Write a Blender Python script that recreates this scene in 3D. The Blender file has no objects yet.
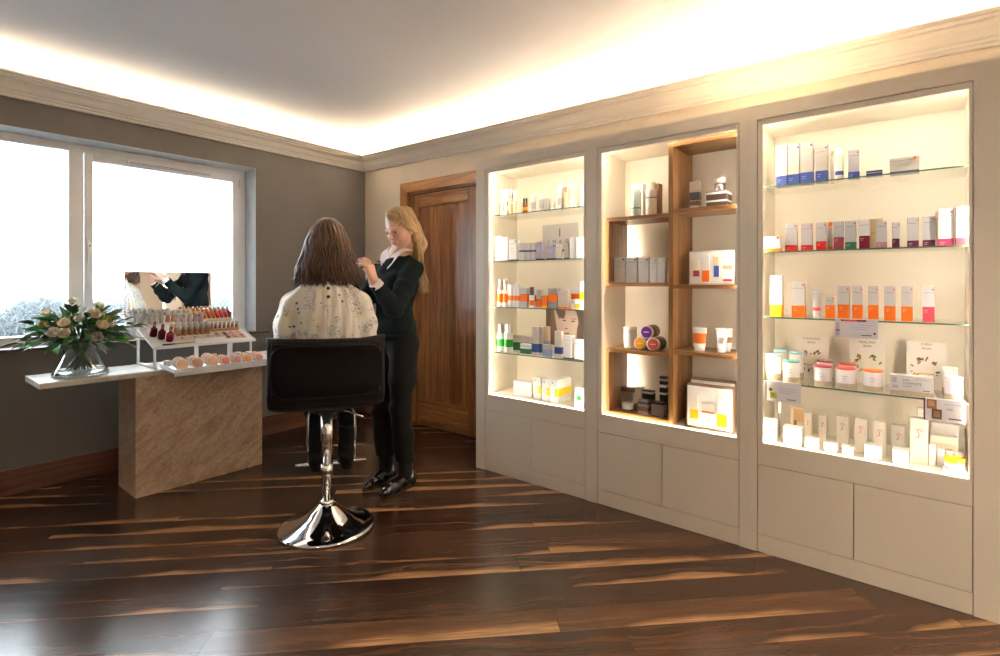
import bpy, bmesh, math, random
import numpy as np
from mathutils import Vector, Matrix, Euler
random.seed(7)
PI = math.pi
scene = bpy.context.scene
COL = scene.collection

# ------------------------------------------------------------------ camera, world, exposure
cam_d = bpy.data.cameras.new('camera'); cam = bpy.data.objects.new('camera', cam_d); COL.objects.link(cam)
cam.location = (0, 0, 1.23)
YAW = math.atan2(415, 515)                       # camera forward, measured from world +X
cam.rotation_euler = (PI/2, 0, YAW - PI/2)
cam_d.sensor_width = 36; cam_d.lens = 36*0.515; cam_d.shift_y = -0.045; cam_d.clip_start = 0.02
scene.camera = cam
vs = scene.view_settings
vs.view_transform = 'Standard'; vs.look = 'None'; vs.gamma = 1; vs.use_curve_mapping = False
vs.exposure = 1.8
SKY_STRENGTH = 5.6
COVE_STRENGTH = 42.0
NICHE_STRENGTH = 19.0
DOWNLIGHT_W = 32.0
world = bpy.data.worlds.new('overcast sky'); scene.world = world; world.use_nodes = True
wn = world.node_tree.nodes; wl = world.node_tree.links
bg = wn['Background']
g = wn.new('ShaderNodeTexGradient'); tc = wn.new('ShaderNodeTexCoord'); mp = wn.new('ShaderNodeMapping')
mp.inputs['Rotation'].default_value = (0, PI/2, 0)
rp = wn.new('ShaderNodeValToRGB')
rp.color_ramp.elements[0].color = (.86, .92, 1, 1); rp.color_ramp.elements[1].color = (.80, .90, 1, 1)
wl.new(tc.outputs['Generated'], mp.inputs[0]); wl.new(mp.outputs[0], g.inputs[0]); wl.new(g.outputs[0], rp.inputs[0])
wl.new(rp.outputs[0], bg.inputs[0]); bg.inputs[1].default_value = SKY_STRENGTH

F2 = Vector((math.cos(YAW), math.sin(YAW))); R2 = Vector((math.sin(YAW), -math.cos(YAW)))
H = 1.23
def ray(px): t = (px-500)/515; return F2 + R2*t
def on_x(px, py, X):                              # point of the plane x = X seen at a measured spot
    r = ray(px); d = X/r.x; return Vector((X, d*r.y, H-(py-283)/515*d))
def on_y(px, py, Y):
    r = ray(px); d = Y/r.y; return Vector((d*r.x, Y, H-(py-283)/515*d))
def uv(u, v): p = F2*v + R2*u; return p           # metres right of / away from the viewpoint

# ------------------------------------------------------------------ materials
MATS = {}
def mat(name, col, rough=.5, metal=0., spec=.5, emit=None, es=0., trans=0., ior=1.45, coat=0., noise=0., nscale=40., bump=0., sheen=0., alpha=1., sss=0.):
    if name in MATS: return MATS[name]
    m = bpy.data.materials.new(name); m.use_nodes = True; nt = m.node_tree; b = nt.nodes['Principled BSDF']
    b.inputs['Base Color'].default_value = (*col, 1); b.inputs['Roughness'].default_value = rough
    b.inputs['Metallic'].default_value = metal; b.inputs['Specular IOR Level'].default_value = spec
    b.inputs['IOR'].default_value = ior; b.inputs['Transmission Weight'].default_value = trans
    b.inputs['Coat Weight'].default_value = coat; b.inputs['Sheen Weight'].default_value = sheen
    b.inputs['Alpha'].default_value = alpha
    if sss: b.inputs['Subsurface Weight'].default_value = sss; b.inputs['Subsurface Radius'].default_value = (.01, .004, .002)
    if emit: b.inputs['Emission Color'].default_value = (*emit, 1); b.inputs['Emission Strength'].default_value = es
    if noise or bump:
        t = nt.nodes.new('ShaderNodeTexCoord'); n = nt.nodes.new('ShaderNodeTexNoise')
        n.inputs['Scale'].default_value = nscale; n.inputs['Detail'].default_value = 4
        nt.links.new(t.outputs['Object'], n.inputs['Vector'])
        if noise:
            mx = nt.nodes.new('ShaderNodeMix'); mx.data_type = 'RGBA'
            mx.inputs[6].default_value = (*[max(0, c*(1-noise)) for c in col], 1)
            mx.inputs[7].default_value = (*[min(1, c*(1+noise)) for c in col], 1)
            nt.links.new(n.outputs[0], mx.inputs[0]); nt.links.new(mx.outputs[2], b.inputs['Base Color'])
        if bump:
            bp = nt.nodes.new('ShaderNodeBump'); bp.inputs['Strength'].default_value = bump; bp.inputs['Distance'].default_value = .01
            nt.links.new(n.outputs[0], bp.inputs['Height']); nt.links.new(bp.outputs[0], b.inputs['Normal'])
    MATS[name] = m; return m

class NT:                                          # tiny node helper
    def __init__(s, name):
        s.m = bpy.data.materials.new(name); s.m.use_nodes = True; s.t = s.m.node_tree
        s.b = s.t.nodes['Principled BSDF']; MATS[name] = s.m
    def n(s, typ, **kw):
        nd = s.t.nodes.new(typ)
        for k, v in kw.items(): setattr(nd, k, v)
        return nd
    def set(s, sock, v):
        if hasattr(v, 'is_output') or isinstance(v, bpy.types.NodeSocket): s.t.links.new(v, sock)
        else: sock.default_value = v
    def math(s, op, a, b=0., c=0.):
        nd = s.n('ShaderNodeMath', operation=op); s.set(nd.inputs[0], a); s.set(nd.inputs[1], b); s.set(nd.inputs[2], c); return nd.outputs[0]
    def comb(s, x, y, z):
        nd = s.n('ShaderNodeCombineXYZ'); [s.set(nd.inputs[i], v) for i, v in enumerate((x, y, z))]; return nd.outputs[0]
    def sep(s, v): nd = s.n('ShaderNodeSeparateXYZ'); s.set(nd.inputs[0], v); return nd.outputs
    def noise(s, vec, scale, detail=4, rough=.5, dist=0.):
        nd = s.n('ShaderNodeTexNoise'); s.set(nd.inputs['Vector'], vec); nd.inputs['Scale'].default_value = scale
        nd.inputs['Detail'].default_value = detail; nd.inputs['Roughness'].default_value = rough; nd.inputs['Distortion'].default_value = dist
        return nd.outputs[0]
    def wnoise(s, vec): nd = s.n('ShaderNodeTexWhiteNoise', noise_dimensions='3D'); s.set(nd.inputs[0], vec); return nd.outputs['Value']
    def ramp(s, f, stops):
        nd = s.n('ShaderNodeValToRGB'); cr = nd.color_ramp
        while len(cr.elements) < len(stops): cr.elements.new(.5)
        for e, (p, c) in zip(cr.elements, stops): e.position = p; e.color = (*c, 1)
        s.set(nd.inputs[0], f); return nd.outputs[0]
    def mix(s, f, a, b, mode='MIX'):
        nd = s.n('ShaderNodeMix', data_type='RGBA', blend_type=mode)
        s.set(nd.inputs[0], f)
        s.set(nd.inputs[6], (*a, 1) if isinstance(a, tuple) and len(a) == 3 else a); s.set(nd.inputs[7], (*b, 1) if isinstance(b, tuple) and len(b) == 3 else b)
        return nd.outputs[2]
    def bump(s, h, strength=.3, dist=.002):
        nd = s.n('ShaderNodeBump'); nd.inputs['Strength'].default_value = strength; nd.inputs['Distance'].default_value = dist
        s.set(nd.inputs['Height'], h); s.set(s.b.inputs['Normal'], nd.outputs[0])
    def out(s, **kw):
        for k, v in kw.items(): s.set(s.b.inputs[k.replace('_', ' ')], v)
        return s.m

def floor_material():
    M = NT('walnut_planks'); co = M.n('ShaderNodeTexCoord').outputs['Object']; x, y, z = M.sep(co)
    u = M.math('MULTIPLY', M.math('SUBTRACT', x, y), .70711)      # along the boards
    v = M.math('MULTIPLY', M.math('ADD', x, y), .70711)
    PW, PL = .1305, 1.22
    vv = M.math('DIVIDE', M.math('ADD', v, .045), PW); row = M.math('FLOOR', vv); fv = M.math('FRACT', vv)
    off = M.math('MULTIPLY', M.wnoise(M.comb(row, 3.7, 1.3)), PL)
    uu = M.math('DIVIDE', M.math('ADD', u, off), PL); cell = M.math('FLOOR', uu); fu = M.math('FRACT', uu)
    idv = M.comb(row, cell, 5.1); r1 = M.wnoise(idv); r2 = M.wnoise(M.comb(cell, row, 9.3))
    # warped grain, stretched along the board
    wob = M.noise(M.comb(M.math('MULTIPLY', u, 1.3), M.math('ADD', M.math('MULTIPLY', v, 5.), M.math('MULTIPLY', r1, 30)), r2), 1.6, 3)
    gv = M.math('ADD', M.math('MULTIPLY', v, 26.), M.math('MULTIPLY', wob, 5.))
    grain = M.noise(M.comb(M.math('MULTIPLY', u, .8), gv, M.math('MULTIPLY', r1, 37.)), 1.3, 7, .66, .25)
    rings = M.math('FRACT', M.math('MULTIPLY', M.math('ADD', gv, M.math('MULTIPLY', grain, 2.6)), .85))
    rings = M.math('SMOOTH_MIN', rings, M.math('MULTIPLY', M.math('SUBTRACT', 1., rings), 4.), .2)
    fine = M.noise(M.comb(M.math('MULTIPLY', u, 6.), M.math('MULTIPLY', v, 190.), r1), 1., 3)
    base = M.ramp(grain, [(.28, (.006, .0027, .0022)), (.43, (.022, .0095, .0062)), (.57, (.066, .029, .016)), (.76, (.17, .078, .037))])
    base = M.mix(M.math('MULTIPLY', rings, .72), base, (.012, .006, .004))
    base = M.mix(M.math('MULTIPLY', M.math('MAXIMUM', M.math('SUBTRACT', r1, .35), 0.), .6), base, (.13, .062, .030))
    base = M.mix(M.math('MULTIPLY', M.math('MAXIMUM', M.math('SUBTRACT', .55, r2), 0.), 1.1), base, (.018, .009, .006))
    # sapwood bands hugging one edge of some boards
    sw = M.noise(M.comb(M.math('MULTIPLY', u, 1.2), M.math('MULTIPLY', r2, 50.), row), 1.2, 3)
    wdt = M.math('MULTIPLY', M.math('MAXIMUM', M.math('SUBTRACT', sw, .38), 0.), 1.75)
    edge = M.math('SUBTRACT', wdt, fv)
    on = M.math('GREATER_THAN', r2, .35)
    sap = M.math('MULTIPLY', M.math('MULTIPLY', on, M.math('SMOOTHSTEP' if False else 'MULTIPLY', M.math('MINIMUM', M.math('MAXIMUM', M.math('MULTIPLY', edge, 4.2), 0.), 1.), 1.)), .85)
    base = M.mix(sap, base, M.ramp(fine, [(.3, (.16, .085, .038)), (.7, (.34, .185, .085))]))
    base = M.mix(.35, base, M.ramp(fine, [(.3, (.35, .35, .35)), (.7, (.75, .75, .75))]), 'OVERLAY')
    gap = M.math('MAXIMUM', M.math('GREATER_THAN', M.math('ABSOLUTE', M.math('SUBTRACT', fv, .5)), .492),
                 M.math('GREATER_THAN', M.math('ABSOLUTE', M.math('SUBTRACT', fu, .5)), .4988))
    base = M.mix(M.math('MULTIPLY', gap, .75), base, (.006, .003, .002))
    M.bump(M.math('SUBTRACT', M.math('MULTIPLY', fine, .25), gap), .35, .0012)
    rg = M.math('ADD', .15, M.math('MULTIPLY', fine, .15))
    return M.out(Base_Color=base, Roughness=rg, Specular_IOR_Level=.5)

def wood_material(name, dark, light, axis='Z', rough=.38, scale=1., coat=0.):
    M = NT(name); co = M.n('ShaderNodeTexCoord').outputs['Object']; x, y, z = M.sep(co)
    lo, hi = .9*scale, 17.*scale
    ks = {'X': (lo, hi, hi), 'Y': (hi, lo, hi), 'Z': (hi, hi, lo)}[axis]
    v = M.comb(*[M.math('MULTIPLY', c, k) for c, k in zip((x, y, z), ks)])
    gr = M.noise(v, 1.4, 6, .6, .8)
    fn = M.noise(M.comb(*[M.math('MULTIPLY', c, k*6) for c, k in zip((x, y, z), ks)]), 1.5, 3)
    mid = tuple((a+b)/2 for a, b in zip(dark, light))
    c = M.ramp(gr, [(.3, dark), (.5, mid), (.7, light)])
    c = M.mix(.3, c, M.ramp(fn, [(.35, (.3, .3, .3)), (.65, (.7, .7, .7))]), 'OVERLAY')
    M.bump(fn, .12, .001)
    return M.out(Base_Color=c, Roughness=rough, Coat_Weight=coat, Coat_Roughness=.24)

def stone_material():
    M = NT('travertine'); co = M.n('ShaderNodeTexCoord').outputs['Object']; x, y, z = M.sep(co)
    a = M.math('ADD', M.math('MULTIPLY', x, 9.), M.math('MULTIPLY', z, -11.)); b = M.math('ADD', M.math('MULTIPLY', x, 3.2), M.math('MULTIPLY', z, 2.6))
    n1 = M.noise(M.comb(a, b, M.math('MULTIPLY', y, 8.)), 1.1, 9, .65, 1.2)
    n2 = M.noise(co, 60, 4); n3 = M.noise(co, 9, 5, .6, 1.5)
    c = M.ramp(n1, [(.3, (.36, .235, .15)), (.48, (.50, .345, .235)), (.62, (.60, .44, .31)), (.75, (.70, .57, .43))])
    vein = M.math('LESS_THAN', M.math('ABSOLUTE', M.math('SUBTRACT', n3, .5)), .006)
    c = M.mix(M.math('MULTIPLY', vein, .4), c, (.66, .57, .46))
    c = M.mix(.2, c, M.ramp(n2, [(.35, (.2, .2, .2)), (.65, (.8, .8, .8))]), 'OVERLAY')
    return M.out(Base_Color=c, Roughness=.34)

def print_blouse():
    M = NT('floral_crepe'); co = M.n('ShaderNodeTexCoord').outputs['Object']; x, y, z = M.sep(co)
    big = M.noise(co, 9, 2)
    c = M.mix(M.math('MINIMUM', M.math('MAXIMUM', M.math('MULTIPLY', M.math('SUBTRACT', big, .58), 6.), 0.), .45), (.80, .77, .71), (.74, .69, .36))
    b3 = M.noise(M.comb(M.math('ADD', x, 7.), y, z), 8, 2)
    c = M.mix(M.math('MINIMUM', M.math('MAXIMUM', M.math('MULTIPLY', M.math('SUBTRACT', b3, .6), 7.), 0.), .6), c, (.74, .52, .42))
    # ink strokes: contour lines of a noise, shown only inside clusters
    ln = M.noise(co, 34, 3, .6, 2.); cl = M.noise(M.comb(x, M.math('ADD', y, 3.), z), 13, 1)
    st = M.math('MULTIPLY', M.math('LESS_THAN', M.math('ABSOLUTE', M.math('SUBTRACT', ln, .5)), .022), M.math('GREATER_THAN', cl, .555))
    c = M.mix(M.math('MULTIPLY', st, .8), c, (.05, .055, .11))
    vo = M.n('ShaderNodeTexVoronoi'); M.set(vo.inputs['Vector'], co); vo.inputs['Scale'].default_value = 30
    dots = M.math('MULTIPLY', M.math('LESS_THAN', vo.outputs['Distance'], .2), M.math('LESS_THAN', cl, .42))
    c = M.mix(M.math('MULTIPLY', dots, .85), c, (.035, .035, .05))
    fold = M.noise(M.comb(M.math('MULTIPLY', x, 22.), M.math('MULTIPLY', y, 22.), M.math('MULTIPLY', z, 2.2)), 1., 3)
    M.bump(fold, .55, .02)
    return M.out(Base_Color=c, Roughness=.75)

def hair_material(name, dark, light, sc=1.):
    M = NT(name); a = M.n('ShaderNodeAttribute', attribute_name='strand').outputs['Fac']
    co = M.n('ShaderNodeTexCoord').outputs['Object']; x, y, z = M.sep(co)
    n = M.noise(M.comb(M.math('MULTIPLY', x, 120.), M.math('MULTIPLY', y, 120.), M.math('MULTIPLY', z, 9.)), 1., 3)
    f = M.math('ADD', M.math('MULTIPLY', a, .65), M.math('MULTIPLY', n, .4))
    c = M.ramp(f, [(.12, dark), (.9, light)])
    M.b.inputs['Anisotropic'].default_value = .4
    return M.out(Base_Color=c, Roughness=.42)

def glass_thin(name, tint=(.97, .99, .98), refl=1.0):
    m = bpy.data.materials.new(name); m.use_nodes = True; t = m.node_tree; t.nodes.clear()
    o = t.nodes.new('ShaderNodeOutputMaterial'); mx = t.nodes.new('ShaderNodeMixShader'); tr = t.nodes.new('ShaderNodeBsdfTransparent')
    gl = t.nodes.new('ShaderNodeBsdfGlossy'); fr = t.nodes.new('ShaderNodeFresnel'); mu = t.nodes.new('ShaderNodeMath'); mu.operation = 'MULTIPLY'
    fr.inputs[0].default_value = 1.45; tr.inputs[0].default_value = (*tint, 1); gl.inputs['Roughness'].default_value = .02; mu.inputs[1].default_value = refl
    L = t.links.new; L(fr.outputs[0], mu.inputs[0]); L(mu.outputs[0], mx.inputs[0]); L(tr.outputs[0], mx.inputs[1]); L(gl.outputs[0], mx.inputs[2]); L(mx.outputs[0], o.inputs[0])
    MATS[name] = m; return m

def emission(name, col, s):
    m = bpy.data.materials.new(name); m.use_nodes = True; t = m.node_tree; t.nodes.clear()
    o = t.nodes.new('ShaderNodeOutputMaterial'); e = t.nodes.new('ShaderNodeEmission'); e.inputs[0].default_value = (*col, 1); e.inputs[1].default_value = s
    t.links.new(e.outputs[0], o.inputs[0]); MATS[name] = m; return m

# ------------------------------------------------------------------ mesh helpers
class MB:
    """collects shapes with a material per face and links them as ONE mesh object"""
    def __init__(s): s.bm = bmesh.new(); s.mats = []; s.smooth = False
    def mi(s, m):
        if m not in s.mats: s.mats.append(m)
        return s.mats.index(m)
    def box(s, lo, hi, m, bev=0., M=None):
        x0, y0, z0 = lo; x1, y1, z1 = hi
        r = bmesh.ops.create_cube(s.bm, size=1)
        for v in r['verts']: v.co = Vector((x0+(v.co.x+.5)*(x1-x0), y0+(v.co.y+.5)*(y1-y0), z0+(v.co.z+.5)*(z1-z0)))
        fs = set(f for v in r['verts'] for f in v.link_faces)
        for f in fs: f.material_index = s.mi(m)
        vs_ = r['verts']
        if bev:
            es = list(set(e for v in r['verts'] for e in v.link_edges))
            q = bmesh.ops.bevel(s.bm, geom=es, offset=bev, segments=2, affect='EDGES', profile=.6)
            vs_ = list(set(v for f in q['faces'] for v in f.verts) | set(v for v in vs_ if v.is_valid))
            for f in q['faces']: f.material_index = s.mi(m)
        if M is not None:
            for v in vs_: v.co = M @ v.co
        return s
    def lathe(s, prof, m, seg=20, c=(0, 0, 0), M=None, mats=None, cap=True, sx=1., sy=1.):
        """prof: list of (r, z); mats: material per band"""
        rings = []
        for r, z in prof:
            ring = []
            for k in range(seg):
                a = 2*PI*k/seg; p = Vector((c[0]+r*math.cos(a)*sx, c[1]+r*math.sin(a)*sy, c[2]+z))
                ring.append(s.bm.verts.new(M @ p if M is not None else p))
            rings.append(ring)
        for i in range(len(rings)-1):
            mm = mats[i] if mats else m
            for k in range(seg):
                f = s.bm.faces.new((rings[i][k], rings[i][(k+1) % seg], rings[i+1][(k+1) % seg], rings[i+1][k])); f.material_index = s.mi(mm); f.smooth = True
        if cap:
            f = s.bm.faces.new(list(reversed(rings[0]))); f.material_index = s.mi(mats[0] if mats else m)
            f = s.bm.faces.new(rings[-1]); f.material_index = s.mi(mats[-1] if mats else m)
        return s
    def tube(s, pts, rad, m, seg=8, cap=True, sx=1., up=None):
        pts = [Vector(p) for p in pts]; n = len(pts)
        if not hasattr(rad, '__len__'): rad = [rad]*n
        rings = []; prev = None
        for i, p in enumerate(pts):
            t = (pts[min(i+1, n-1)]-pts[max(i-1, 0)]).normalized()
            if prev is None:
                a = Vector(up) if up else (Vector((0, 0, 1)) if abs(t.z) < .9 else Vector((1, 0, 0)))
                nx = t.cross(a).normalized()
            else: nx = (prev-t*prev.dot(t)).normalized()
            prev = nx; ny = t.cross(nx)
            rings.append([s.bm.verts.new(p+(nx*math.cos(2*PI*k/seg)*sx+ny*math.sin(2*PI*k/seg))*rad[i]) for k in range(seg)])
        for i in range(n-1):
            for k in range(seg):
                f = s.bm.faces.new((rings[i][k], rings[i][(k+1) % seg], rings[i+1][(k+1) % seg], rings[i+1][k])); f.material_index = s.mi(m); f.smooth = True
        if cap:
            for q in (list(reversed(rings[0])), rings[-1]): f = s.bm.faces.new(q); f.material_index = s.mi(m)
        return s
    def poly(s, pts, m, thick=None):
        """flat polygon; thick = vector to extrude"""
        a = [s.bm.verts.new(Vector(p)) for p in pts]; f = s.bm.faces.new(a); f.material_index = s.mi(m)
        if thick is not None:
            t = Vector(thick); b = [s.bm.verts.new(v.co+t) for v in a]; f2 = s.bm.faces.new(list(reversed(b))); f2.material_index = s.mi(m)
            for i in range(len(a)):
                j = (i+1) % len(a); q = s.bm.faces.new((a[j], a[i], b[i], b[j])); q.material_index = s.mi(m)
        return s
    def grid(s, fn, nu, nv, m, closed_u=False, smooth=True):
        vv = [[s.bm.verts.new(Vector(fn(i/(nu if closed_u else nu-1), j/(nv-1)))) for j in range(nv)] for i in range(nu)]
        for i in range(nu if closed_u else nu-1):
            for j in range(nv-1):
                f = s.bm.faces.new((vv[i][j], vv[(i+1) % nu][j], vv[(i+1) % nu][j+1], vv[i][j+1])); f.material_index = s.mi(m); f.smooth = smooth
        return s
    def text(s, txt, size, M, m, depth=.0003, align='CENTER'):
        cu = bpy.data.curves.new('t', 'FONT'); cu.body = txt; cu.size = size; cu.align_x = align; cu.align_y = 'CENTER'; cu.extrude = depth; cu.resolution_u = 2
        ob = bpy.data.objects.new('t', cu); COL.objects.link(ob)
        me = bpy.data.meshes.new_from_object(ob); bpy.data.objects.remove(ob); bpy.data.curves.remove(cu)
        me.transform(M); k = s.mi(m)
        for p in me.polygons: p.material_index = k
        s.bm.from_mesh(me); bpy.data.meshes.remove(me); return s
    def build(s, name, parent=None, loc=None, rot=None, normals=True, **tags):
        if normals: bmesh.ops.recalc_face_normals(s.bm, faces=s.bm.faces[:])
        me = bpy.data.meshes.new(name); s.bm.to_mesh(me); s.bm.free()
        for m in s.mats: me.materials.append(m)
        o = bpy.data.objects.new(name, me); COL.objects.link(o)
        if parent is not None: o.parent = parent
        if loc is not None: o.location = loc
        if rot is not None: o.rotation_euler = rot
        for k, v in tags.items(): o[k] = v
        return o
def thing(name, label, category, loc=(0, 0, 0), rz=0., group=None, kind=None):
    o = bpy.data.objects.new(name, None); COL.objects.link(o); o.location = loc; o.rotation_euler = (0, 0, rz)
    o.empty_display_size = .1
    if kind: o['kind'] = kind
    if label: o['label'] = label
    if category: o['category'] = category
    if group: o['group'] = group
    return o
def copy_tree(o, parent=None):
    c = o.copy(); COL.objects.link(c)
    if parent is not None: c.parent = parent
    for ch in [x for x in bpy.data.objects if x.parent == o]: copy_tree(ch, c)
    return c

# common materials
FLOOR = floor_material(); STONE = stone_material()
DOORW = wood_material('door_walnut', (.13, .050, .018), (.40, .175, .062), 'Z', .22, coat=.9)
DOORH = wood_material('door_walnut_rail', (.15, .060, .021), (.44, .20, .07), 'Y', .26, coat=.6)
SKIRT = wood_material('skirting_walnut', (.045, .016, .009), (.14, .055, .028), 'X', .4)
WALNV = wood_material('shelf_walnut_upright', (.16, .07, .022), (.42, .21, .075), 'Z', .35)
WALNH = wood_material('shelf_walnut_board', (.16, .07, .022), (.42, .21, .075), 'Y', .35)
CEIL = mat('ceiling_paint', (.82, .82, .86), .8, noise=.02, nscale=3)
GREYW = mat('dark_grey_paint', (.145, .135, .125), .75, noise=.04, nscale=4)
CREAMW = mat('cream_wallpaper', (.66, .58, .47), .8, noise=.05, nscale=60)
CORN = mat('cornice_plaster', (.82, .78, .73), .6, noise=.02, nscale=8)
CAB = mat('cabinet_paint', (.62, .54, .435), .42, noise=.015, nscale=6)
CABIN = mat('cabinet_interior', (.82, .77, .66), .5, noise=.02, nscale=6)
UPVC = mat('white_upvc', (.86, .86, .88), .3, noise=.01)
REVEAL = mat('reveal_paint', (.55, .60, .64), .6, noise=.02)
GAP = mat('shadow_gap', (.05, .04, .03), .9, noise=.1)
WHITE = mat('white_acrylic', (.88, .88, .88), .25, noise=.01)
CHROME = mat('chrome', (.86, .86, .87), .06, 1., noise=.01)
LEATHER = mat('dark_leather', (.006, .0042, .004), .5, spec=.3, noise=.15, nscale=90, bump=.15)
GLASS = glass_thin('window_glass', (.98, 1, .99))
SHELFG = glass_thin('shelf_glass', (.992, .998, .992), .45)
SHEDGE = mat('glass_edge_green', (.10, .20, .13), .15, noise=.05)
COVE = emission('cove_led', (1., .80, .56), COVE_STRENGTH)
NLED = emission('niche_led', (1., .87, .70), NICHE_STRENGTH)
# ------------------------------------------------------------------ room shell
XW, YW, ZC = 3.03, 4.10, 2.53
XB, YB = -2.2, -2.3
MB().box((XB, YB, -.05), (XW+.15, YW+.3, 0), FLOOR).build('floor', kind='structure')
MB().box((XB-.1, YB-.1, ZC), (XW+.2, YW+.35, ZC+.08), CEIL).build('ceiling', kind='structure')
WX0, WX1, WZ0, WZ1, WFY = -1.6, 1.98, .845, 2.145, 4.27
w = MB()
for lo, hi in [((XB, YW, 0), (XW+.15, YW+.28, WZ0)), ((XB, YW, WZ1), (XW+.15, YW+.28, ZC)), ((XB, YW, WZ0), (WX0, YW+.28, WZ1)), ((WX1, YW, WZ0), (XW+.15, YW+.28, WZ1))]:
    w.box(lo, hi, GREYW)
w.build('wall_window', kind='structure')
r = MB()                                              # pale plaster lining of the window opening
r.box((WX1-.004, YW+.001, WZ0), (WX1, WFY, WZ1), REVEAL); r.box((WX0, YW+.001, WZ1-.004), (WX1-.004, WFY, WZ1), REVEAL); r.box((WX0, YW+.001, WZ0), (WX0+.004, WFY, WZ1), REVEAL)
r.build('trim_1', kind='structure')
DY0, DY1, DZ = 2.655, 3.475, 2.02                     # door opening
w = MB()
for lo, hi in [((XW, YB, 0), (XW+.13, DY0, ZC)), ((XW, DY1, 0), (XW+.13, YW, ZC)), ((XW, DY0, DZ), (XW+.13, DY1, ZC))]: w.box(lo, hi, CREAMW)
w.build('wall_right', kind='structure')
MB().box((XB-.1, YB, 0), (XB, YW, ZC), GREYW).build('wall_left', kind='structure')
MB().box((XB, YB-.1, 0), (XW+.1, YB, ZC), CREAMW).build('wall_back', kind='structure')

# ---- cornice with light trough
def cornice(name, a, b, inward, sa, sb, da=0., db=0.):
    """a,b: ends of the wall line; inward: unit vector; sa,sb mitre at the ends"""
    prof = [(0, 2.290), (.010, 2.290), (.016, 2.297), (.016, 2.306), (.024, 2.308), (.030, 2.317), (.030, 2.322), (.040, 2.326), (.052, 2.339), (.068, 2.358), (.088, 2.370), (.096, 2.373), (.096, 2.379), (.106, 2.381), (.114, 2.389), (.114, 2.395), (.124, 2.397), (.130, 2.403), (.130, 2.410), (.112, 2.410), (.100, 2.392), (.0, 2.392)]
    a = Vector(a); b = Vector(b); n = Vector(inward); t = (b-a).normalized(); m = MB()
    A = [m.bm.verts.new((*(a+n*o+t*o*sa), z+da)) for o, z in prof]; B = [m.bm.verts.new((*(b+n*o-t*o*sb), z+db)) for o, z in prof]
    for i in range(len(prof)):
        j = (i+1) % len(prof); f = m.bm.faces.new((A[i], A[j], B[j], B[i])); f.material_index = m.mi(CORN)
    f = m.bm.faces.new(list(reversed(A))); f = m.bm.faces.new(B)
    o = m.build(name, kind='structure')
    l = MB(); p0 = a+n*.04+t*.05; p1 = b+n*.04-t*.05
    lo = Vector((min(p0.x, p1.x)-.008, min(p0.y, p1.y)-.008)); hi = Vector((max(p0.x, p1.x)+.008, max(p0.y, p1.y)+.008))
    l.box((*lo, 2.394), (*hi, 2.400), COVE)
    for v in l.bm.verts: q = (Vector(v.co[:2])-a).dot(t)/(b-a).length; v.co.z += da*(1-q)+db*q
    l.build('led_strip', o)
    return o
cornice('trim_2', (XB, YW), (XW, YW), (0, -1), 1, 1, .045, 0)
cornice('trim_3', (XW, YB), (XW, YW), (-1, 0), 1, 1, -.075, 0)
cornice('trim_4', (XB, YB), (XB, YW), (1, 0), 1, 1, 0, .045)
cornice('trim_5', (XB, YB), (XW, YB), (0, 1), 1, 1, 0, -.075)
# ---- skirting
def skirt(name, lo, hi, m): MB().box(lo, hi, m, .004).build(name, kind='structure')
skirt('baseboard_window', (XB, YW-.02, 0), (XW-.001, YW, .148), SKIRT)
skirt('baseboard_right', (XW-.02, DY1+.092, 0), (XW, YW-.021, .148), SKIRT)
skirt('baseboard_left', (XB, YB, 0), (XB+.02, YW-.021, .148), SKIRT)
skirt('baseboard_back', (XB+.021, YB, 0), (XW-.001, YB+.02, .148), SKIRT)

# ---- window
win = thing('window_1', None, None, (0, 0, 0), kind='structure')
f = MB(); FY0, FY1 = WFY, WFY+.07
f.box((WX0, FY0, WZ1-.055), (WX1-.004, FY1, WZ1), UPVC, .004); f.box((WX0, FY0, WZ0+.001), (WX1-.004, FY1, WZ0+.055), UPVC, .004)
f.box((WX1-.062, FY0, WZ0+.05), (WX1-.004, FY1, WZ1-.05), UPVC, .004)
for xa in (.845, -.84): f.box((xa, FY0, WZ0+.05), (xa+.075, FY1, WZ1-.05), UPVC, .004)
f.box((WX0, FY0, WZ0+.05), (WX0+.06, FY1, WZ1-.05), UPVC, .004)
f.build('window_frame', win)
s_ = MB(); a, b, c, d = .925, WX1-.064, WZ0+.052, WZ1-.052       # opening sash, proud of the frame
for lo, hi in [((a, c), (a+.045, d)), ((b-.045, c), (b, d)), ((a+.045, d-.05), (b-.045, d)), ((a+.045, c), (b-.045, c+.045))]:
    s_.box((lo[0], FY0-.014, lo[1]), (hi[0], FY1-.01, hi[1]), UPVC, .005)
sash = s_.build('window_sash', win)
MB().box((a+.04, FY0+.02, c+.04), (b-.04, FY0+.024, d-.045), GLASS).build('pane', win)
MB().box((-.77, FY0+.02, WZ0+.05), (.85, FY0+.024, WZ1-.05), GLASS).build('pane', win)
MB().box((WX0+.055, FY0+.02, WZ0+.05), (-.835, FY0+.024, WZ1-.05), GLASS).build('pane', win)
hn = MB(); hn.box((.937, FY0-.022, 1.45), (.953, FY0-.014, 1.52), UPVC, .003); hn.box((.939, FY0-.045, 1.36), (.951, FY0-.030, 1.50), UPVC, .004); hn.box((.939, FY0-.035, 1.485), (.951, FY0-.02, 1.50), UPVC)
hn.lathe([(.005, 0), (.005, .004)], MATS['shadow_gap'], 10, M=Matrix.Translation((.945, FY0-.046, 1.475)) @ Matrix.Rotation(PI/2, 4, 'X'))
hn.build('window_handle', sash, label='white lever handle')
vt = MB(); vt.box((1.16, FY0-.034, 2.052), (1.70, FY0-.014, 2.078), UPVC, .003)
for k in range(2): vt.box((1.17, FY0-.0355, 2.057+k*.010), (1.69, FY0-.033, 2.060+k*.010), mat('vent_slot', (.2, .19, .2), .6, noise=.05))
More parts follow.
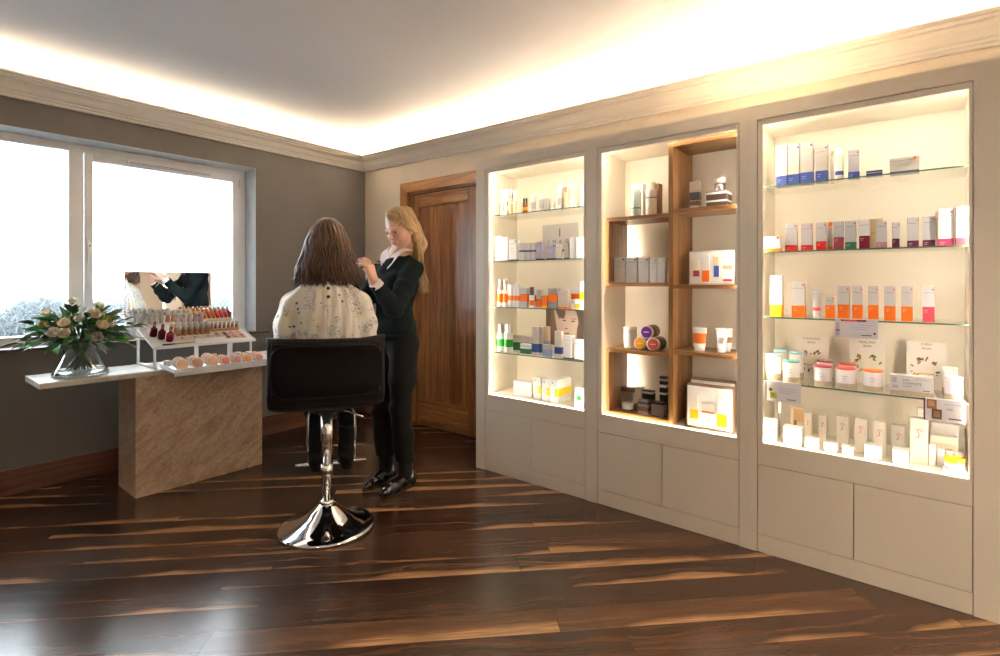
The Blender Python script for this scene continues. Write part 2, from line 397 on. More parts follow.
for x in (1.155, 1.69): vt.box((x, FY0-.037, 2.049), (x+.016, FY0-.014, 2.081), UPVC, .003)
vt.build('trickle_vent', sash)
hg = MB()
for z in (1.0, 1.36, 2.0): hg.box((b+.002, FY0-.022, z), (b+.020, FY0-.001, z+.06), UPVC, .003)
hg.build('hinge', sash)
sl = MB(); sl.box((WX0, YW-.03, WZ0-.014), (WX1+.10, FY0+.02, WZ0+.001), SKIRT, .004); sl.build('trim_6', kind='structure')

# ---- door
door = thing('door_1', None, None, kind='structure')
arch = MB(); AX = XW-.022
arch.poly([(AX, DY1+.09, 0), (AX, DY1, 0), (AX, DY1, DZ), (AX, DY1+.09, DZ+.09)], DOORW, (.022, 0, 0))
arch.poly([(AX, DY0-.09, 0), (AX, DY0, 0), (AX, DY0, DZ), (AX, DY0-.09, DZ+.09)], DOORW, (.022, 0, 0))
arch.poly([(AX, DY1+.09, DZ+.09), (AX, DY1, DZ), (AX, DY0, DZ), (AX, DY0-.09, DZ+.09)], DOORH, (.022, 0, 0))
arch.build('architrave', door)
jb = MB(); jb.box((XW, DY1-.018, 0), (XW+.12, DY1, DZ), DOORW); jb.box((XW, DY0, 0), (XW+.12, DY0+.018, DZ), DOORW); jb.box((XW, DY0+.018, DZ-.018), (XW+.12, DY1-.018, DZ), DOORH); jb.build('door_lining', door)
lf = MB(); LX = XW+.012; ly0, ly1, lz1 = DY0+.021, DY1-.021, DZ-.021
lf.box((LX, ly1-.105, .008), (LX+.04, ly1, lz1), DOORW, .003); lf.box((LX, ly0, .008), (LX+.04, ly0+.105, lz1), DOORW, .003)
lf.box((LX, ly0+.105, lz1-.115), (LX+.04, ly1-.105, lz1), DOORH, .003); lf.box((LX, ly0+.105, .008), (LX+.04, ly1-.105, .235), DOORH, .003)
leaf = lf.build('door_leaf', door)
MB().box((LX+.014, ly0+.1, .23), (LX+.03, ly1-.1, lz1-.11), DOORW).build('door_panel', leaf)
# ---- downlights
def downlight(x, y, label, w):
    t = thing('downlight', label, 'ceiling light', (x, y, ZC), group='recessed ceiling downlights')
    MB().lathe([(.045, -.001), (.047, -.006), (.040, -.008), (.034, -.004), (.034, -.001)], WHITE, 24, cap=False).build('bezel', t)
    MB().lathe([(.0335, -.0035), (.0335, -.001)], emission('downlight_lens', (1, .86, .66), 14) if 'downlight_lens' not in MATS else MATS['downlight_lens'], 20).build('lens', t)
    ld = bpy.data.lights.new('downlight_lamp', 'SPOT'); ld.energy = w; ld.color = (1, .80, .56); ld.spot_size = math.radians(115); ld.spot_blend = .8; ld.shadow_soft_size = .06
    lo = bpy.data.objects.new('downlight_lamp', ld); COL.objects.link(lo); lo.parent = t; lo.location = (0, 0, -.03)
downlight(2.565, .575, 'small round recessed ceiling downlight above the right display cabinet', DOWNLIGHT_W)
for x, y, nm in ((1.3, -.55, 'in the near right of the ceiling'), (-.1, -1.3, 'near the back wall'), (-.9, .6, 'left of the viewpoint'), (1.5, -1.6, 'in the back right corner')):  # out-of-view downlights added to brighten the room
    downlight(x, y, 'added unseen fill downlight '+nm, DOWNLIGHT_W)

# ------------------------------------------------------------------ display cabinets
XF = 2.578; XI = XF+.022; ND = .31; XBK = XI+ND        # face, niche inside, back
def unit(label, y0, y1, a, b, o0, o1, z_top=2.045):
    """y0..y1 outer, a..b inner frame, o0..o1 opening"""
    t = thing('display_cabinet', label, 'cabinet', (0, 0, 0)); IZ = 1.978; OZ0, OZ1 = .50, 1.952
    f = MB()
    if y1-b > .003: f.box((XF, b+.0012, 0), (XI, y1, z_top), CAB)
    if a-y0 > .003: f.box((XF, y0, 0), (XI, a-.0012, z_top), CAB)
    f.box((XF, a-.0012, IZ+.0012), (XI, b+.0012, z_top), CAB)
    f.build('face_frame', t)
    g = MB(); g.box((XF+.0015, a+.0012, OZ1), (XI, b-.0012, IZ-.0012), CAB, .001); g.box((XF+.0015, a+.0012, .402), (XI, b-.0012, OZ0), CAB, .001)
    g.box((XF+.0015, a+.0012, OZ0), (XI, o0, OZ1), CAB, .001); g.box((XF+.0015, o1, OZ0), (XI, b-.0012, OZ1), CAB, .001)
    g.box((XF+.0015, a+.0012, .001), (XI, b-.0012, .082), CAB, .001)
    g.build('opening_frame', t)
    h = MB(); h.box((XI, y0+.002, .002), (XI+.008, y1-.002, OZ0-.02), GAP); h.box((XI, y0+.002, OZ1+.018), (XI+.008, y1-.002, z_top-.002), GAP)
    h.box((XI, y0+.001, z_top-.02), (XW-.002, y1-.001, z_top-.001), CAB)
    h.box((XI+.001, y0+.001, .001), (XW-.002, y0+.018, z_top-.02), CAB); h.box((XI+.001, y1-.018, .001), (XW-.002, y1-.001, z_top-.02), CAB)
    if a-y0 > .003: h.box((XI, y0+.002, OZ0-.019), (XI+.008, o0-.0085, OZ1+.017), GAP)  # side backing added to block strip light leaking through the frame gaps
    if y1-b > .003: h.box((XI, o1+.0145, OZ0-.019), (XI+.008, y1-.002, OZ1+.017), GAP)
    h.build('carcass', t)
    c = MB(); s0, s1, q0, q1 = o0-.008, o1+.014, OZ0-.012, OZ1+.012
    c.box((XBK, s0-.01, q0-.01), (XBK+.012, s1+.01, q1+.01), CABIN); c.box((XI, s1, q0-.01), (XBK, s1+.01, q1+.01), CABIN); c.box((XI, s0-.01, q0-.01), (XBK, s0, q1+.01), CABIN)
    c.box((XI, s0, q1), (XBK, s1, q1+.01), CABIN); c.box((XI, s0, q0-.01), (XBK, s1, q0), CABIN)
    c.box((XI+.012, s0, q0), (XBK, s1, OZ0), CABIN)
    c.build('niche_lining', t)
    e = MB()
    e.box((XI+.001, s1-.003, OZ0), (XI+.011, s1-.0005, OZ1), NLED); e.box((XI+.001, s0+.0005, OZ0), (XI+.011, s0+.003, OZ1), NLED)
    e.box((XI+.001, s0+.004, q0+.0005), (XI+.011, s1-.004, q0+.003), NLED); e.box((XI+.001, s0+.004, q1-.003), (XI+.011, s1-.004, q1-.0005), NLED)
    e.build('led_strip', t)
    mid = (a+b)/2
    for lo, hi in ((a+.0022, mid-.0014), (mid+.0014, b-.0022)):
        MB().box((XF+.001, lo, .0848), (XI-.001, hi, .3992), CAB, .001).build('drawer_front', t)
    return t
UR = unit('cream built-in display cabinet with lit glass shelves, nearest and widest in view', -1.05, .6019, -.167, .563, -.156, .540)
UM = unit('cream built-in display cabinet with walnut box shelving between two glass-shelved ones', .6021, 1.4179, .641, 1.379, .653, 1.355)
UL = unit('cream built-in display cabinet with lit glass shelves, beside the wooden door', 1.4181, 2.283, 1.458, 2.205, 1.468, 2.177)
SHZ = [1.675, 1.374, 1.075, .778, .500]
def glass_shelf(parent, y0, y1, z):
    m = MB(); x0, x1 = XI+.014, XBK-.002
    m.box((x0+.0012, y0, z-.006), (x1, y1, z), SHELFG); m.box((x0, y0, z-.006), (x0+.0012, y1, z), SHEDGE)
    m.build('glass_shelf', parent)
for (u, y0, y1) in ((UR, -.168, .552), (UL, 1.456, 2.189)):
    for z in SHZ[:4]: glass_shelf(u, y0, y1, z)
# walnut box shelving of the middle unit
def wbox(name, lo, hi, m): MB().box(lo, hi, m, .001).build(name, UM)
wx0, wx1 = XI+.013, XBK-.06
DV0, DV1 = .966, .990
wbox('divider', (wx0, DV0, .501), (XBK-.002, DV1, 1.949), WALNV)
SL = [1.592, 1.232, .866]; SRr = [1.608, 1.222, .885]
for z in SL: wbox('wooden_shelf', (wx0, DV1+.0005, z-.02), (wx1, 1.345, z), WALNH)
for z in SRr: wbox('wooden_shelf', (wx0, .640, z-.02), (wx1, DV0-.0005, z), WALNH)
wbox('wooden_shelf', (wx0, .640, 1.928), (wx1, DV0-.0005, 1.948), WALNH)
wbox('wooden_shelf', (wx0, DV1+.0005, .501), (wx1, 1.345, .520), WALNH)
for z0, z1 in ((SL[1]+.0005, SL[0]-.0205), (.5205, SL[2]-.0205)): wbox('side_panel', (wx0, 1.327, z0), (wx1, 1.345, z1), WALNV)

e = MB()
for z0, z1 in ((SL[1]+.03, SL[0]-.05), (.56, SL[2]-.05)): e.box((XBK-.076, 1.3645, z0), (XBK-.066, 1.3685, z1), NLED)  # hidden strips added to brighten the closed left cells
e.build('led_strip', UM)
# ------------------------------------------------------------------ table with stone plinth
tb = thing('display_table', 'console table of pale stone top on a travertine block below the window', 'table', (1.3, 3.61, 0))
SX, SY = 1.3, 3.61
MB().box((.981-SX, 3.456-SY, 0), (1.712-SX, 3.766-SY, .6915), STONE, .003).build('plinth', tb)
TOPM = NT('pale_stone_top'); _n = TOPM.noise(TOPM.n('ShaderNodeTexCoord').outputs['Object'], 7, 8, .65, 1.5)
TOPM.out(Base_Color=TOPM.ramp(_n, [(.35, (.60, .54, .46)), (.65, (.76, .72, .66))]), Roughness=.22)
tp = MB(); tp.poly([(.565-SX, 3.444-SY, .692), (.565-SX, 3.444-SY, .713), (.565-SX, 3.452-SY, .721), (.565-SX, 3.80-SY, .721), (.565-SX, 3.80-SY, .692)], TOPM.m, (1.46, 0, 0)); tp.build('table_top', tb)
MB().box((XW+.131, DY0-.1, -.05), (XW+.15, DY1+.1, DZ+.1), CREAMW).build('wall_door_light_block', kind='structure')  # unseen panel added to stop outside light coming under the door
# ------------------------------------------------------------------ products on the shelves
PC = {}
def C(k):
    tab = dict(w=(.80, .79, .77), grey=(.58, .57, .58), cream=(.80, .74, .64), navy=(.035, .05, .20), blue=(.06, .10, .34), red=(.62, .025, .02), orange=(.85, .17, .01), amber=(.92, .42, .01),
               yellow=(.95, .66, .01), green=(.03, .40, .05), dgreen=(.03, .15, .07), maroon=(.20, .008, .03), rose=(.33, .06, .08), mauve=(.45, .22, .27), plum=(.12, .015, .06),
               magenta=(.42, .05, .13), pink=(.55, .07, .10), black=(.02, .018, .018), brown=(.30, .16, .09), ecru=(.66, .52, .32), gold=(.62, .36, .10), silver=(.62, .60, .58),
               teal=(.15, .50, .42), sky=(.35, .60, .68), coral=(.72, .10, .06), purple=(.18, .02, .32), kraft=(.26, .16, .10), mineral=(.42, .34, .24), mint=(.55, .66, .58), ink=(.10, .10, .12),
               amberglass=(.35, .11, .01), tan=(.62, .40, .20), lilac=(.42, .38, .50), leaf=(.30, .36, .03), dleaf=(.10, .15, .02), skin=(.55, .28, .20), hairb=(.10, .06, .045), stone=(.56, .51, .45), flesh=(.72, .56, .46), sepia=(.16, .11, .085), bluegrey=(.30, .38, .55), oat=(.72, .60, .46), warmwood=(.62, .35, .16))
    if k not in PC:
        PC[k] = mat('print_'+k, tab[k], .38 if k not in ('silver', 'gold') else .28, 1. if k in ('silver', 'gold') else 0., noise=.05 if k != 'mineral' else .5, nscale=30 if k != 'mineral' else 260)
    return PC[k]
ORD = ['leftmost', 'second from left', 'third from left', 'fourth from left', 'fifth from left', 'sixth from left', 'seventh from left', 'eighth from left', 'ninth from left', 'tenth from left', 'eleventh from left', 'twelfth from left', 'thirteenth from left', 'fourteenth from left', 'fifteenth from left', 'sixteenth from left', 'seventeenth from left', 'eighteenth from left', 'nineteenth from left']
def carton(m, W, D, Hh, spec):
    """carton with printed bands; front faces -x; spec: body, bands [(z0,z1,colour)], dot, lines, art"""
    body = C(spec.get('body', 'w')); x = -D/2; bands = spec.get('bands', [])
    cuts = [0.0]; cols = []
    z = 0.
    for z0, z1, c in sorted(bands):
        if z0 > z+1e-6: cuts.append(z0); cols.append(body)
        cuts.append(z1); cols.append(C(c)); z = z1
    if z < 1: cuts.append(1.); cols.append(body)
    v = []
    for q in cuts: v.append([m.bm.verts.new((sx*D/2, sy*W/2, q*Hh)) for sx, sy in ((-1, -1), (-1, 1), (1, 1), (1, -1))])
    for i, c in enumerate(cols):
        for k in range(4):
            f = m.bm.faces.new((v[i][k], v[i][(k+1) % 4], v[i+1][(k+1) % 4], v[i+1][k])); f.material_index = m.mi(c)
    f = m.bm.faces.new(v[0]); f.material_index = m.mi(cols[0]); f = m.bm.faces.new(v[-1]); f.material_index = m.mi(cols[-1])
    if min(W, D) > .02: bmesh.ops.bevel(m.bm, geom=[e for e in m.bm.edges if abs(e.verts[0].co.z-e.verts[1].co.z) > 1e-5], offset=.0012, segments=1, affect='EDGES')
    e = .0005
    def mark(y0, y1, z0, z1, c): m.box((x-e, y0, z0), (x, y1, z1), C(c))
    top = 1.
    if spec.get('dot'):      # small square emblem near the top right of the front
        s = min(W, Hh)*.075; mark(-W*.36-s, -W*.36+s, Hh*.90-s, Hh*.90+s, spec['dot'])
    if spec.get('lines', 1) and Hh > .06 and W > .02:
        for q, (a, b) in ((.80, (-.38, .42)), (.60, (-.10, .30)), (.56, (-.22, .30)), (.44, (-.05, .22))):
            if not any(z0-.02 < q < z1+.02 for z0, z1, c in bands): mark(W*a, W*b, Hh*q, Hh*q+.0012, 'ink' if q > .7 else 'grey')
    if bands and spec.get('lines', 1) and W > .02:
        z0, z1, c = sorted(bands)[0]
        if z1-z0 > .12 and z0 < .02: mark(W*.05, W*.36, Hh*(z1-.10), Hh*(z1-.10)+.0012, 'w'); mark(W*.12, W*.36, Hh*(z1-.15), Hh*(z1-.15)+.001, 'w')
    if spec.get('spot'):     # big round patch of colour wrapped on the lower front
        col, cy, cz, rad = spec['spot']; rw = min(rad*W, W*.48)
        m.poly([(x-e*1.2, max(-W/2, min(W/2, cy*W+rw*1.2*math.cos(a))), cz*Hh+rad*W*math.sin(a)*1.25) for a in [2*PI*k/18 for k in range(18)]], C(col), (e, 0, 0))
        if spec.get('spotside', 1): m.box((x, -W/2-e, Hh*(cz-.16)), (x+D*.85, -W/2, Hh*(cz+.16)), C(col))
def prod(kind, W, D, Hh, spec):
    m = MB()
    if kind == 'carton': carton(m, W, D, Hh, spec)
    elif kind == 'bottle':
        r = W/2; b = C(spec.get('body', 'w')); c = C(spec.get('cap', 'w')); bd = spec.get('bands', []); ct = spec.get('ct', .72)
        pr = [(r*.96, 0), (r, .004)]; ms = [b]
        z = .004/Hh
        for z0, z1, col in bd:
            pr += [(r, z0*Hh), (r, z1*Hh)]; ms += [b, C(col)]
        pr += [(r, ct*Hh-.004), (r*.9, ct*Hh), (r*.78, ct*Hh), (r*.78, Hh-.002), (r*.7, Hh)]; ms += [b, b, b, c, c]
        pr2 = [pr[0]]; ms2 = []
        for i in range(1, len(pr)):
            pr2.append(pr[i]); ms2.append(ms[min(i-1, len(ms)-1)])
        m.lathe(pr2, b, 18, mats=ms2)
    elif kind == 'tube':      # crimped flat at the top, standing on its cap
        b = C(spec.get('body', 'w')); cap = C(spec.get('cap', 'w')); bd = spec.get('bands', []); ch = .14*Hh
        m.lathe([(W*.34, 0), (W*.34, ch)], cap, 18)
        nz = 14
        rings = []
        for i in range(nz+1):
            t = i/nz; z = ch+(Hh-ch)*t; ry = W*(.36+.14*t); rx = max(.0012, W*.36*(1-t)**.75)
            rings.append([m.bm.verts.new((rx*math.cos(2*PI*k/18), ry*math.sin(2*PI*k/18), z)) for k in range(18)])
        for i in range(nz):
            q = (ch+(Hh-ch)*(i+.5)/nz)/Hh; col = b
            for z0, z1, cc in bd:
                if z0 <= q <= z1: col = C(cc)
            for k in range(18):
                f = m.bm.faces.new((rings[i][k], rings[i][(k+1) % 18], rings[i+1][(k+1) % 18], rings[i+1][k])); f.smooth = True; f.material_index = m.mi(col)
        f = m.bm.faces.new(rings[-1]); f.material_index = m.mi(b); f = m.bm.faces.new(list(reversed(rings[0]))); f.material_index = m.mi(b)
        m.box((-.0012, -W*.5, Hh-.002), (.0012, W*.5, Hh+.004), b)
    elif kind == 'jar':
        r = W/2; b = C(spec.get('body', 'w')); lid = C(spec.get('cap', 'w')); base = C(spec.get('base', spec.get('body', 'w'))); bz = spec.get('bz', .25); lz = spec.get('lz', .93)
        m.lathe([(r*.94, 0), (r, .003), (r, Hh*bz), (r, Hh*lz)], b, 28, mats=[base, base, b])
        if spec.get('label_lines', 1):
            for a0, zz, n in ((PI-.25, .62, 5), (PI-.15, .5, 3)):
                for k in range(n):
                    a = a0+k*.11; m.box((-.0003, -r*.045, -.0008), (.0006, r*.045, .0008), C('ink'), M=Matrix.Translation((r*math.cos(a), r*math.sin(a), Hh*zz)) @ Matrix.Rotation(a, 4, 'Z'))
    elif kind == 'roll':      # round tub lying on its side, printed lid to the room
        r = W/2; M = Matrix.Translation((-D/2, 0, r)) @ Matrix.Rotation(PI/2, 4, 'Y')
        m.lathe([(r*.985, .004), (r*.985, D)], C('kraft'), 30, M=M)
        m.lathe([(r*.80, -.0015), (r*.84, -.0015), (r*.84, 0), (r, 0), (r, .012)], C('w'), 30, M=M, mats=[C(spec['lid']), C('w'), C('w'), C('w')])
        m.box((-D/2-.0022, -r*.42, r*.96), (-D/2-.0014, r*.42, r*1.07), C('w'))
    return m
def place(shelf_z, place_txt, items, face=True):
    """items: [kind, px left, px right, px top, inset, depth, spec, description or full label]"""
    n = 0
    for it in items:
        kind, pl, pr, pt, ins, D, spec, desc = it[:8]
        X = XF+.022+ins; a = on_x(pl, pt, X); b = on_x(pr, pt, X); W = abs(a.y-b.y); cy = (a.y+b.y)/2; Hh = (on_x((pl+pr)/2, pt, X).z-shelf_z) if pt > 5 else pt
        Hh = max(.008, Hh)
        if kind in ('bottle', 'jar'): D = W
        if kind == 'tube': D = W*.72
        if desc.startswith('='): lab = desc[1:]
        else: lab = desc+', '+ORD[n]+' '+place_txt; n += 1
        nm = spec.get('name', {'carton': 'carton', 'bottle': 'bottle', 'tube': 'squeeze_tube', 'jar': 'jar', 'roll': 'round_tub'}[kind])
        m = prod(kind, W*.985, D, Hh, spec)
        o = m.build(nm, loc=(X+D/2, cy, shelf_z+.0004+spec.get('lift', 0)))
        o['label'] = lab; o['category'] = {'carton': 'box', 'bottle': 'bottle', 'squeeze_tube': 'tube', 'jar': 'jar', 'round_tub': 'tub'}.get(nm, nm.replace('_', ' '))
        if spec.get('group'): o['group'] = spec['group']
        else: o['group'] = 'cosmetics '+place_txt
        if kind == 'jar' and spec.get('cap'):
            lz = spec.get('lz', .93); MB().lathe([(W*.50, 0), (W*.505, .002), (W*.505, Hh*(1-lz)-.001), (W*.48, Hh*(1-lz))], C(spec['cap']), 28).build('lid', o, loc=(0, 0, Hh*lz+.0002), label=spec.get('lidlabel', 'flat round lid'))
        it.append(o)
def B(body='w', band=None, h=.2, dot=None, **k):
    d = dict(body=body, dot=dot); d.update(k)
    if band and 'bands' not in k: d['bands'] = [(0, h, band)]
    return d
K = 'carton'
# ---- right cabinet
place(SHZ[0], 'on top shelf of right cabinet', [
 [K, 776, 787, 145.5, .07, .045, B('stone', 'blue', .26, 'navy'), 'tall beige carton with blue base'],
 [K, 787.5, 799.7, 143.8, .07, .045, B('stone', 'blue', .27, 'navy'), 'tall beige carton with blue base'],
 [K, 800, 813, 141.5, .07, .045, B('stone', 'blue', .28, 'navy'), 'tall beige carton with blue base'],
 [K, 815.3, 827.5, 144.3, .07, .045, B('stone', 'blue', .31, 'navy'), 'beige carton with taller blue base'],
 ['bottle', 834.5, 843.3, 147, .06, .03, dict(body='cream', cap='cream', bands=[(.16, .28, 'blue')], ct=.8), 'round cream bottle with blue ring'],
 [K, 848, 859.5, 150, .06, .04, B('grey', 'blue', .24, 'orange'), 'grey carton with blue foot'],
 [K, 866, 882.5, 170.5, .05, .04, B('navy', lines=0, bands=[(.55, .68, 'lilac')]), 'small flat navy box'],
 [K, 889.5, 919.5, 157.5, .05, .06, B('stone', 'navy', .13, 'orange', lift=.001), 'wide low beige carton with navy foot'],
 ['bottle', 830, 834.3, 151, .12, .03, dict(body='cream', cap='stone', ct=.85), '=slim cream vial half hidden behind the round cream bottle, top shelf of right cabinet'],
])
place(SHZ[1], 'on second shelf of right cabinet', [
 [K, 764, 780, 236.8, .03, .06, B('w', 'orange', .22, 'coral', lines=0), 'squat white carton with orange foot'],
 [K, 785, 796.6, 223.5, .05, .04, B('grey', 'red', .22, 'coral'), 'grey carton with red foot'],
 [K, 801, 812, 223.5, .05, .04, B('grey', 'red', .21, 'orange'), 'grey carton with red foot'],
 [K, 816, 826, 222.5, .05, .04, B('grey', 'red', .32, 'coral'), 'grey carton with deep red base'],
 ['bottle', 827.3, 833, 222, .08, .03, dict(body='cream', cap='orange', bands=[(.02, .12, 'orange')], ct=.84), 'slim cream bottle with orange ends'],
 [K, 833.4, 843.6, 221.5, .04, .04, B('grey', 'rose', .44, None), 'grey carton with dusty rose lower half'],
 [K, 845, 856, 221, .04, .04, B('grey', 'green', .25, 'coral', bands=[(0, .25, 'dgreen')]), 'grey carton with green foot'],
 [K, 859, 869.6, 219.5, .04, .04, B('w', 'maroon', .44, None), 'white carton with maroon lower half'],
 [K, 876, 887, 221.3, .04, .04, B('grey', 'mauve', .22, 'coral'), 'grey carton with mauve foot'],
 [K, 892, 899.6, 222.6, .05, .03, B('grey', 'plum', .36, 'ink'), 'narrow grey carton with plum foot'],
 [K, 907, 919, 217.5, .05, .04, B('grey', 'plum', .22, 'orange'), 'grey carton with plum foot'],
 [K, 922.5, 935.3, 216.5, .05, .04, B('grey', 'plum', .22, 'orange'), 'grey carton with plum foot'],
 [K, 937.8, 954, 208.5, .04, .05, B('grey', 'magenta', .19, 'orange'), 'taller grey carton with magenta foot'],
 [K, 956, 969, 206.5, .03, .045, B('w', 'pink', .2, None, lines=0), 'tall white carton with pink foot'],
 [K, 869, 883, 218.7, .12, .04, B('ecru', lines=0, bands=[(.5, .56, 'tan')]), '=ecru carton standing behind the maroon and mauve ones, second shelf of right cabinet'],
 [K, 935.5, 940, 212, .12, .04, B('ecru', lines=0), '=ecru carton edge showing behind the taller magenta-footed carton, second shelf of right cabinet'],
])
place(SHZ[2], 'on third shelf of right cabinet', [
 [K, 770, 782, 275.5, .05, .045, B('w', 'amber', .29, 'orange'), 'tall white carton with amber base'],
 [K, 791.5, 804.6, 281.5, .05, .045, B('grey', 'orange', .33, 'orange'), 'grey carton with orange base'],
 ['tube', 811, 821.5, 291, .05, .03, dict(body='grey', cap='grey', bands=[(.26, .36, 'coral')]), 'grey squeeze tube with red stripe'],
 [K, 825, 834.5, 296.5, .05, .04, B('grey', 'orange', .60, 'coral'), 'short grey carton mostly orange'],
 [K, 837.5, 849, 286, .05, .04, B('grey', 'orange', .44, 'coral'), 'grey and orange carton'],
 [K, 852, 862.7, 286, .05, .04, B('grey', 'orange', .44, 'coral'), 'grey and orange carton'],
 [K, 868, 878.3, 286, .05, .04, B('grey', 'orange', .44, 'coral'), 'grey and orange carton'],
 [K, 884, 895.6, 286, .05, .04, B('grey', 'orange', .42, 'coral'), 'grey and orange carton'],
 [K, 901, 913, 286, .05, .04, B('grey', 'orange', .42, 'coral'), 'grey and orange carton'],
 [K, 922.5, 934.7, 286, .05, .04, B('grey', 'pink', .42, 'ink'), 'grey and pink carton'],
])
def J(cap='w', base='mineral', **k): return dict(body='w' if k.get('wh') else 'lilacgrey', cap=cap, base=base, bz=.26, lz=.92, **{a: b for a, b in k.items() if a != 'wh'})
PC['lilacgrey'] = mat('print_lilacgrey', (.66, .63, .66), .4, noise=.05)
place(SHZ[3], 'on fourth shelf of right cabinet', [
 ['jar', 764, 780, 354.5, .05, .05, J('sky', wh=1), '=tall white jar with pale blue lid, at left end of fourth shelf of right cabinet'],
 ['jar', 781.5, 798.5, 361.3, .03, .05, J('teal', wh=1), '=white jar with teal lid standing before two blue-lidded jars, fourth shelf of right cabinet'],
 ['jar', 788.5, 803, 352.5, .13, .05, J('sky', wh=1), '=white jar with blue lid behind the teal-lidded jar, fourth shelf of right cabinet'],
 ['jar', 772, 786.5, 349.5, .15, .05, J('sky', wh=1), '=white jar with blue lid at the back left corner of fourth shelf, right cabinet'],
 ['jar', 812.5, 831, 366.3, .03, .05, J('pink'), '=pink-lidded jar on mineral base, left of the red-lidded pair, fourth shelf of right cabinet'],
 ['jar', 815.5, 832.5, 361, .125, .05, J('rose'), '=rose-lidded jar directly behind the pink-lidded front jar, fourth shelf of right cabinet'],
 ['jar', 834.5, 855, 368.7, .03, .05, J('coral'), '=red-lidded jar on mineral base in front of another red-lidded jar, right cabinet'],
 ['jar', 838, 856, 364.3, .125, .05, J('coral'), '=red-lidded jar directly behind the front red-lidded jar, right cabinet'],
 ['jar', 862, 883, 371, .03, .05, J('orange'), '=orange-lidded jar standing alone before the middle botanical card, right cabinet'],
 ['jar', 944.5, 964, 377.5, .03, .05, J('w'), '=white-lidded jar on mineral base, front right corner of fourth shelf, right cabinet'],
 ['jar', 942, 958.5, 368, .14, .05, J('w', wh=1), '=all-white jar behind the front right white-lidded jar, fourth shelf of right cabinet'],
])
# wide set box with writing
X = XI+.03; a = on_x(890, 373, X); b = on_x(933.5, 373, X); W = a.y-b.y; z1 = a.z-SHZ[3]-.006; m = MB()
carton(m, W, .05, z1, dict(body='grey', bands=[(0, .24, 'mineral')], lines=0))
TM = lambda x, y, z: Matrix.Translation((x, y, z)) @ Matrix(((0, 0, -1, 0), (-1, 0, 0, 0), (0, 1, 0, 0), (0, 0, 0, 1)))
for t, sz, zz in (('SKIN', .010, .78), ('COMPLETE', .012, .62), ('SYSTEM', .008, .47)): m.text(t, sz, TM(-.0255, W*.20, z1*zz), C('ink'), align='LEFT')
m.box((-.0256, W*.34, z1*.62), (-.025, W*.45, z1*.9), C('lilac')); m.box((-.0256, W*.30, z1*.34), (-.025, W*.45, z1*.5), C('lilac'))
m.box((-.0256, -W*.42, z1*.84), (-.025, -W*.1, z1*.88), C('lilac')); m.box((-.0256, -W*.42, z1*.30), (-.025, -W*.26, z1*.34), C('ink'))
m.build('gift_box', loc=(X+.025, (a.y+b.y)/2, SHZ[3]+.0004), label='wide grey box with printed words and mineral foot, before the right botanical card', category='box')
PAPER = mat('card_paper', (.80, .76, .70), .6, noise=.02)
# botanical cards: printed leaves round a white pot
def card(px0, px1, pt, words, label, warm, seed):
    X = XI+.245; a = on_x(px0, pt, X); b = on_x(px1, pt, X); W = a.y-b.y; Hh = W*1.36; z0 = SHZ[3]; m = MB(); rnd = random.Random(seed)
    Hh = max(a.z-z0, .1); e = .0006
    m.box((0, -W/2, 0), (.004, W/2, Hh), PAPER)
    for i, wd in enumerate(words): m.text(wd, .0135*W/.12, TM(-e, 0, Hh-.012-i*.0155*W/.12), C('brown'))
    cz = Hh*.42; R = W*.27
    def leafp(y, z, ang, L, col):
        pts = [(-e*1.5, y+math.cos(ang)*L*u-math.sin(ang)*L*v, z+math.sin(ang)*L*u+math.cos(ang)*L*v) for u, v in ((0, 0), (.3, .22), (.7, .2), (1, 0), (.7, -.2), (.3, -.22))]
        m.poly(pts, C(col), (e, 0, 0))
    for k in range(26):
        an = rnd.uniform(0, 2*PI) if k > 6 else rnd.uniform(.8, 2.4); rr = R*rnd.uniform(.75, 1.25)
        leafp(rr*math.cos(an)*1.1, cz+rr*math.sin(an)*.9, an+rnd.uniform(-.9, .9), W*rnd.uniform(.07, .15), rnd.choice((['brown', 'leaf', 'tan', 'dleaf', 'rose'] if warm else ['leaf', 'leaf', 'dleaf', 'tan'])))
    m.box((-e*2, -R*.72, cz-R*.55), (-e, R*.72, cz+R*.45), C('cream')); m.box((-e*2.2, -R*.72, cz-R*.62), (-e, R*.72, cz-R*.5), C('tan'))
    o = m.build('display_card', loc=(X, (a.y+b.y)/2, z0+.0004), rot=(0, .10, 0), label=label, category='card', group='botanical cards on the fourth shelf')
card(794.5, 828, 335.5, ['FLAWLESS', 'SKIN'], 'botanical card reading FLAWLESS SKIN behind the pink-lidded jars', True, 3)
card(849.5, 885, 339, ['HEALTHY', 'SKIN'], 'botanical card reading HEALTHY SKIN behind the orange-lidded jar', False, 5)
card(906.5, 947, 341, ['EVEN', 'SKIN'], 'botanical card reading EVEN SKIN behind the wide grey box', True, 8)
# shelf-edge price cards hanging in front of the glass
def edgecard(px0, px1, p0, p1, zs, label, art):
    X = XI+.008; a = on_x(px0, p0, X); b = on_x(px1, p0, X); W = a.y-b.y; z1 = zs+.004; z0 = z1-(p1-p0)*(on_x((px0+px1)/2, p0, X).x*0+1)*math.hypot(0, 1)*(F2.dot(Vector((X, (a.y+b.y)/2))))/515
    m = MB(); Hh = z1-z0; m.box((0, -W/2, -Hh), (.0015, W/2, 0), C('lilacgrey')); m.box((.0015, -W/2, -.0015), (.012, W/2, 0), C('lilacgrey'))
    def mk(y0, y1, q0, q1, c, st=[0]): st[0] += 1; m.box((-.0004-.0002*st[0], W*(.5-y1), -Hh*q1), (0, W*(.5-y0), -Hh*q0), C(c))
    for args in art: mk(*args)
    m.build('shelf_card', loc=(X, (a.y+b.y)/2, z1+.0006), label=label, category='card', group='cards clipped to shelf edges')
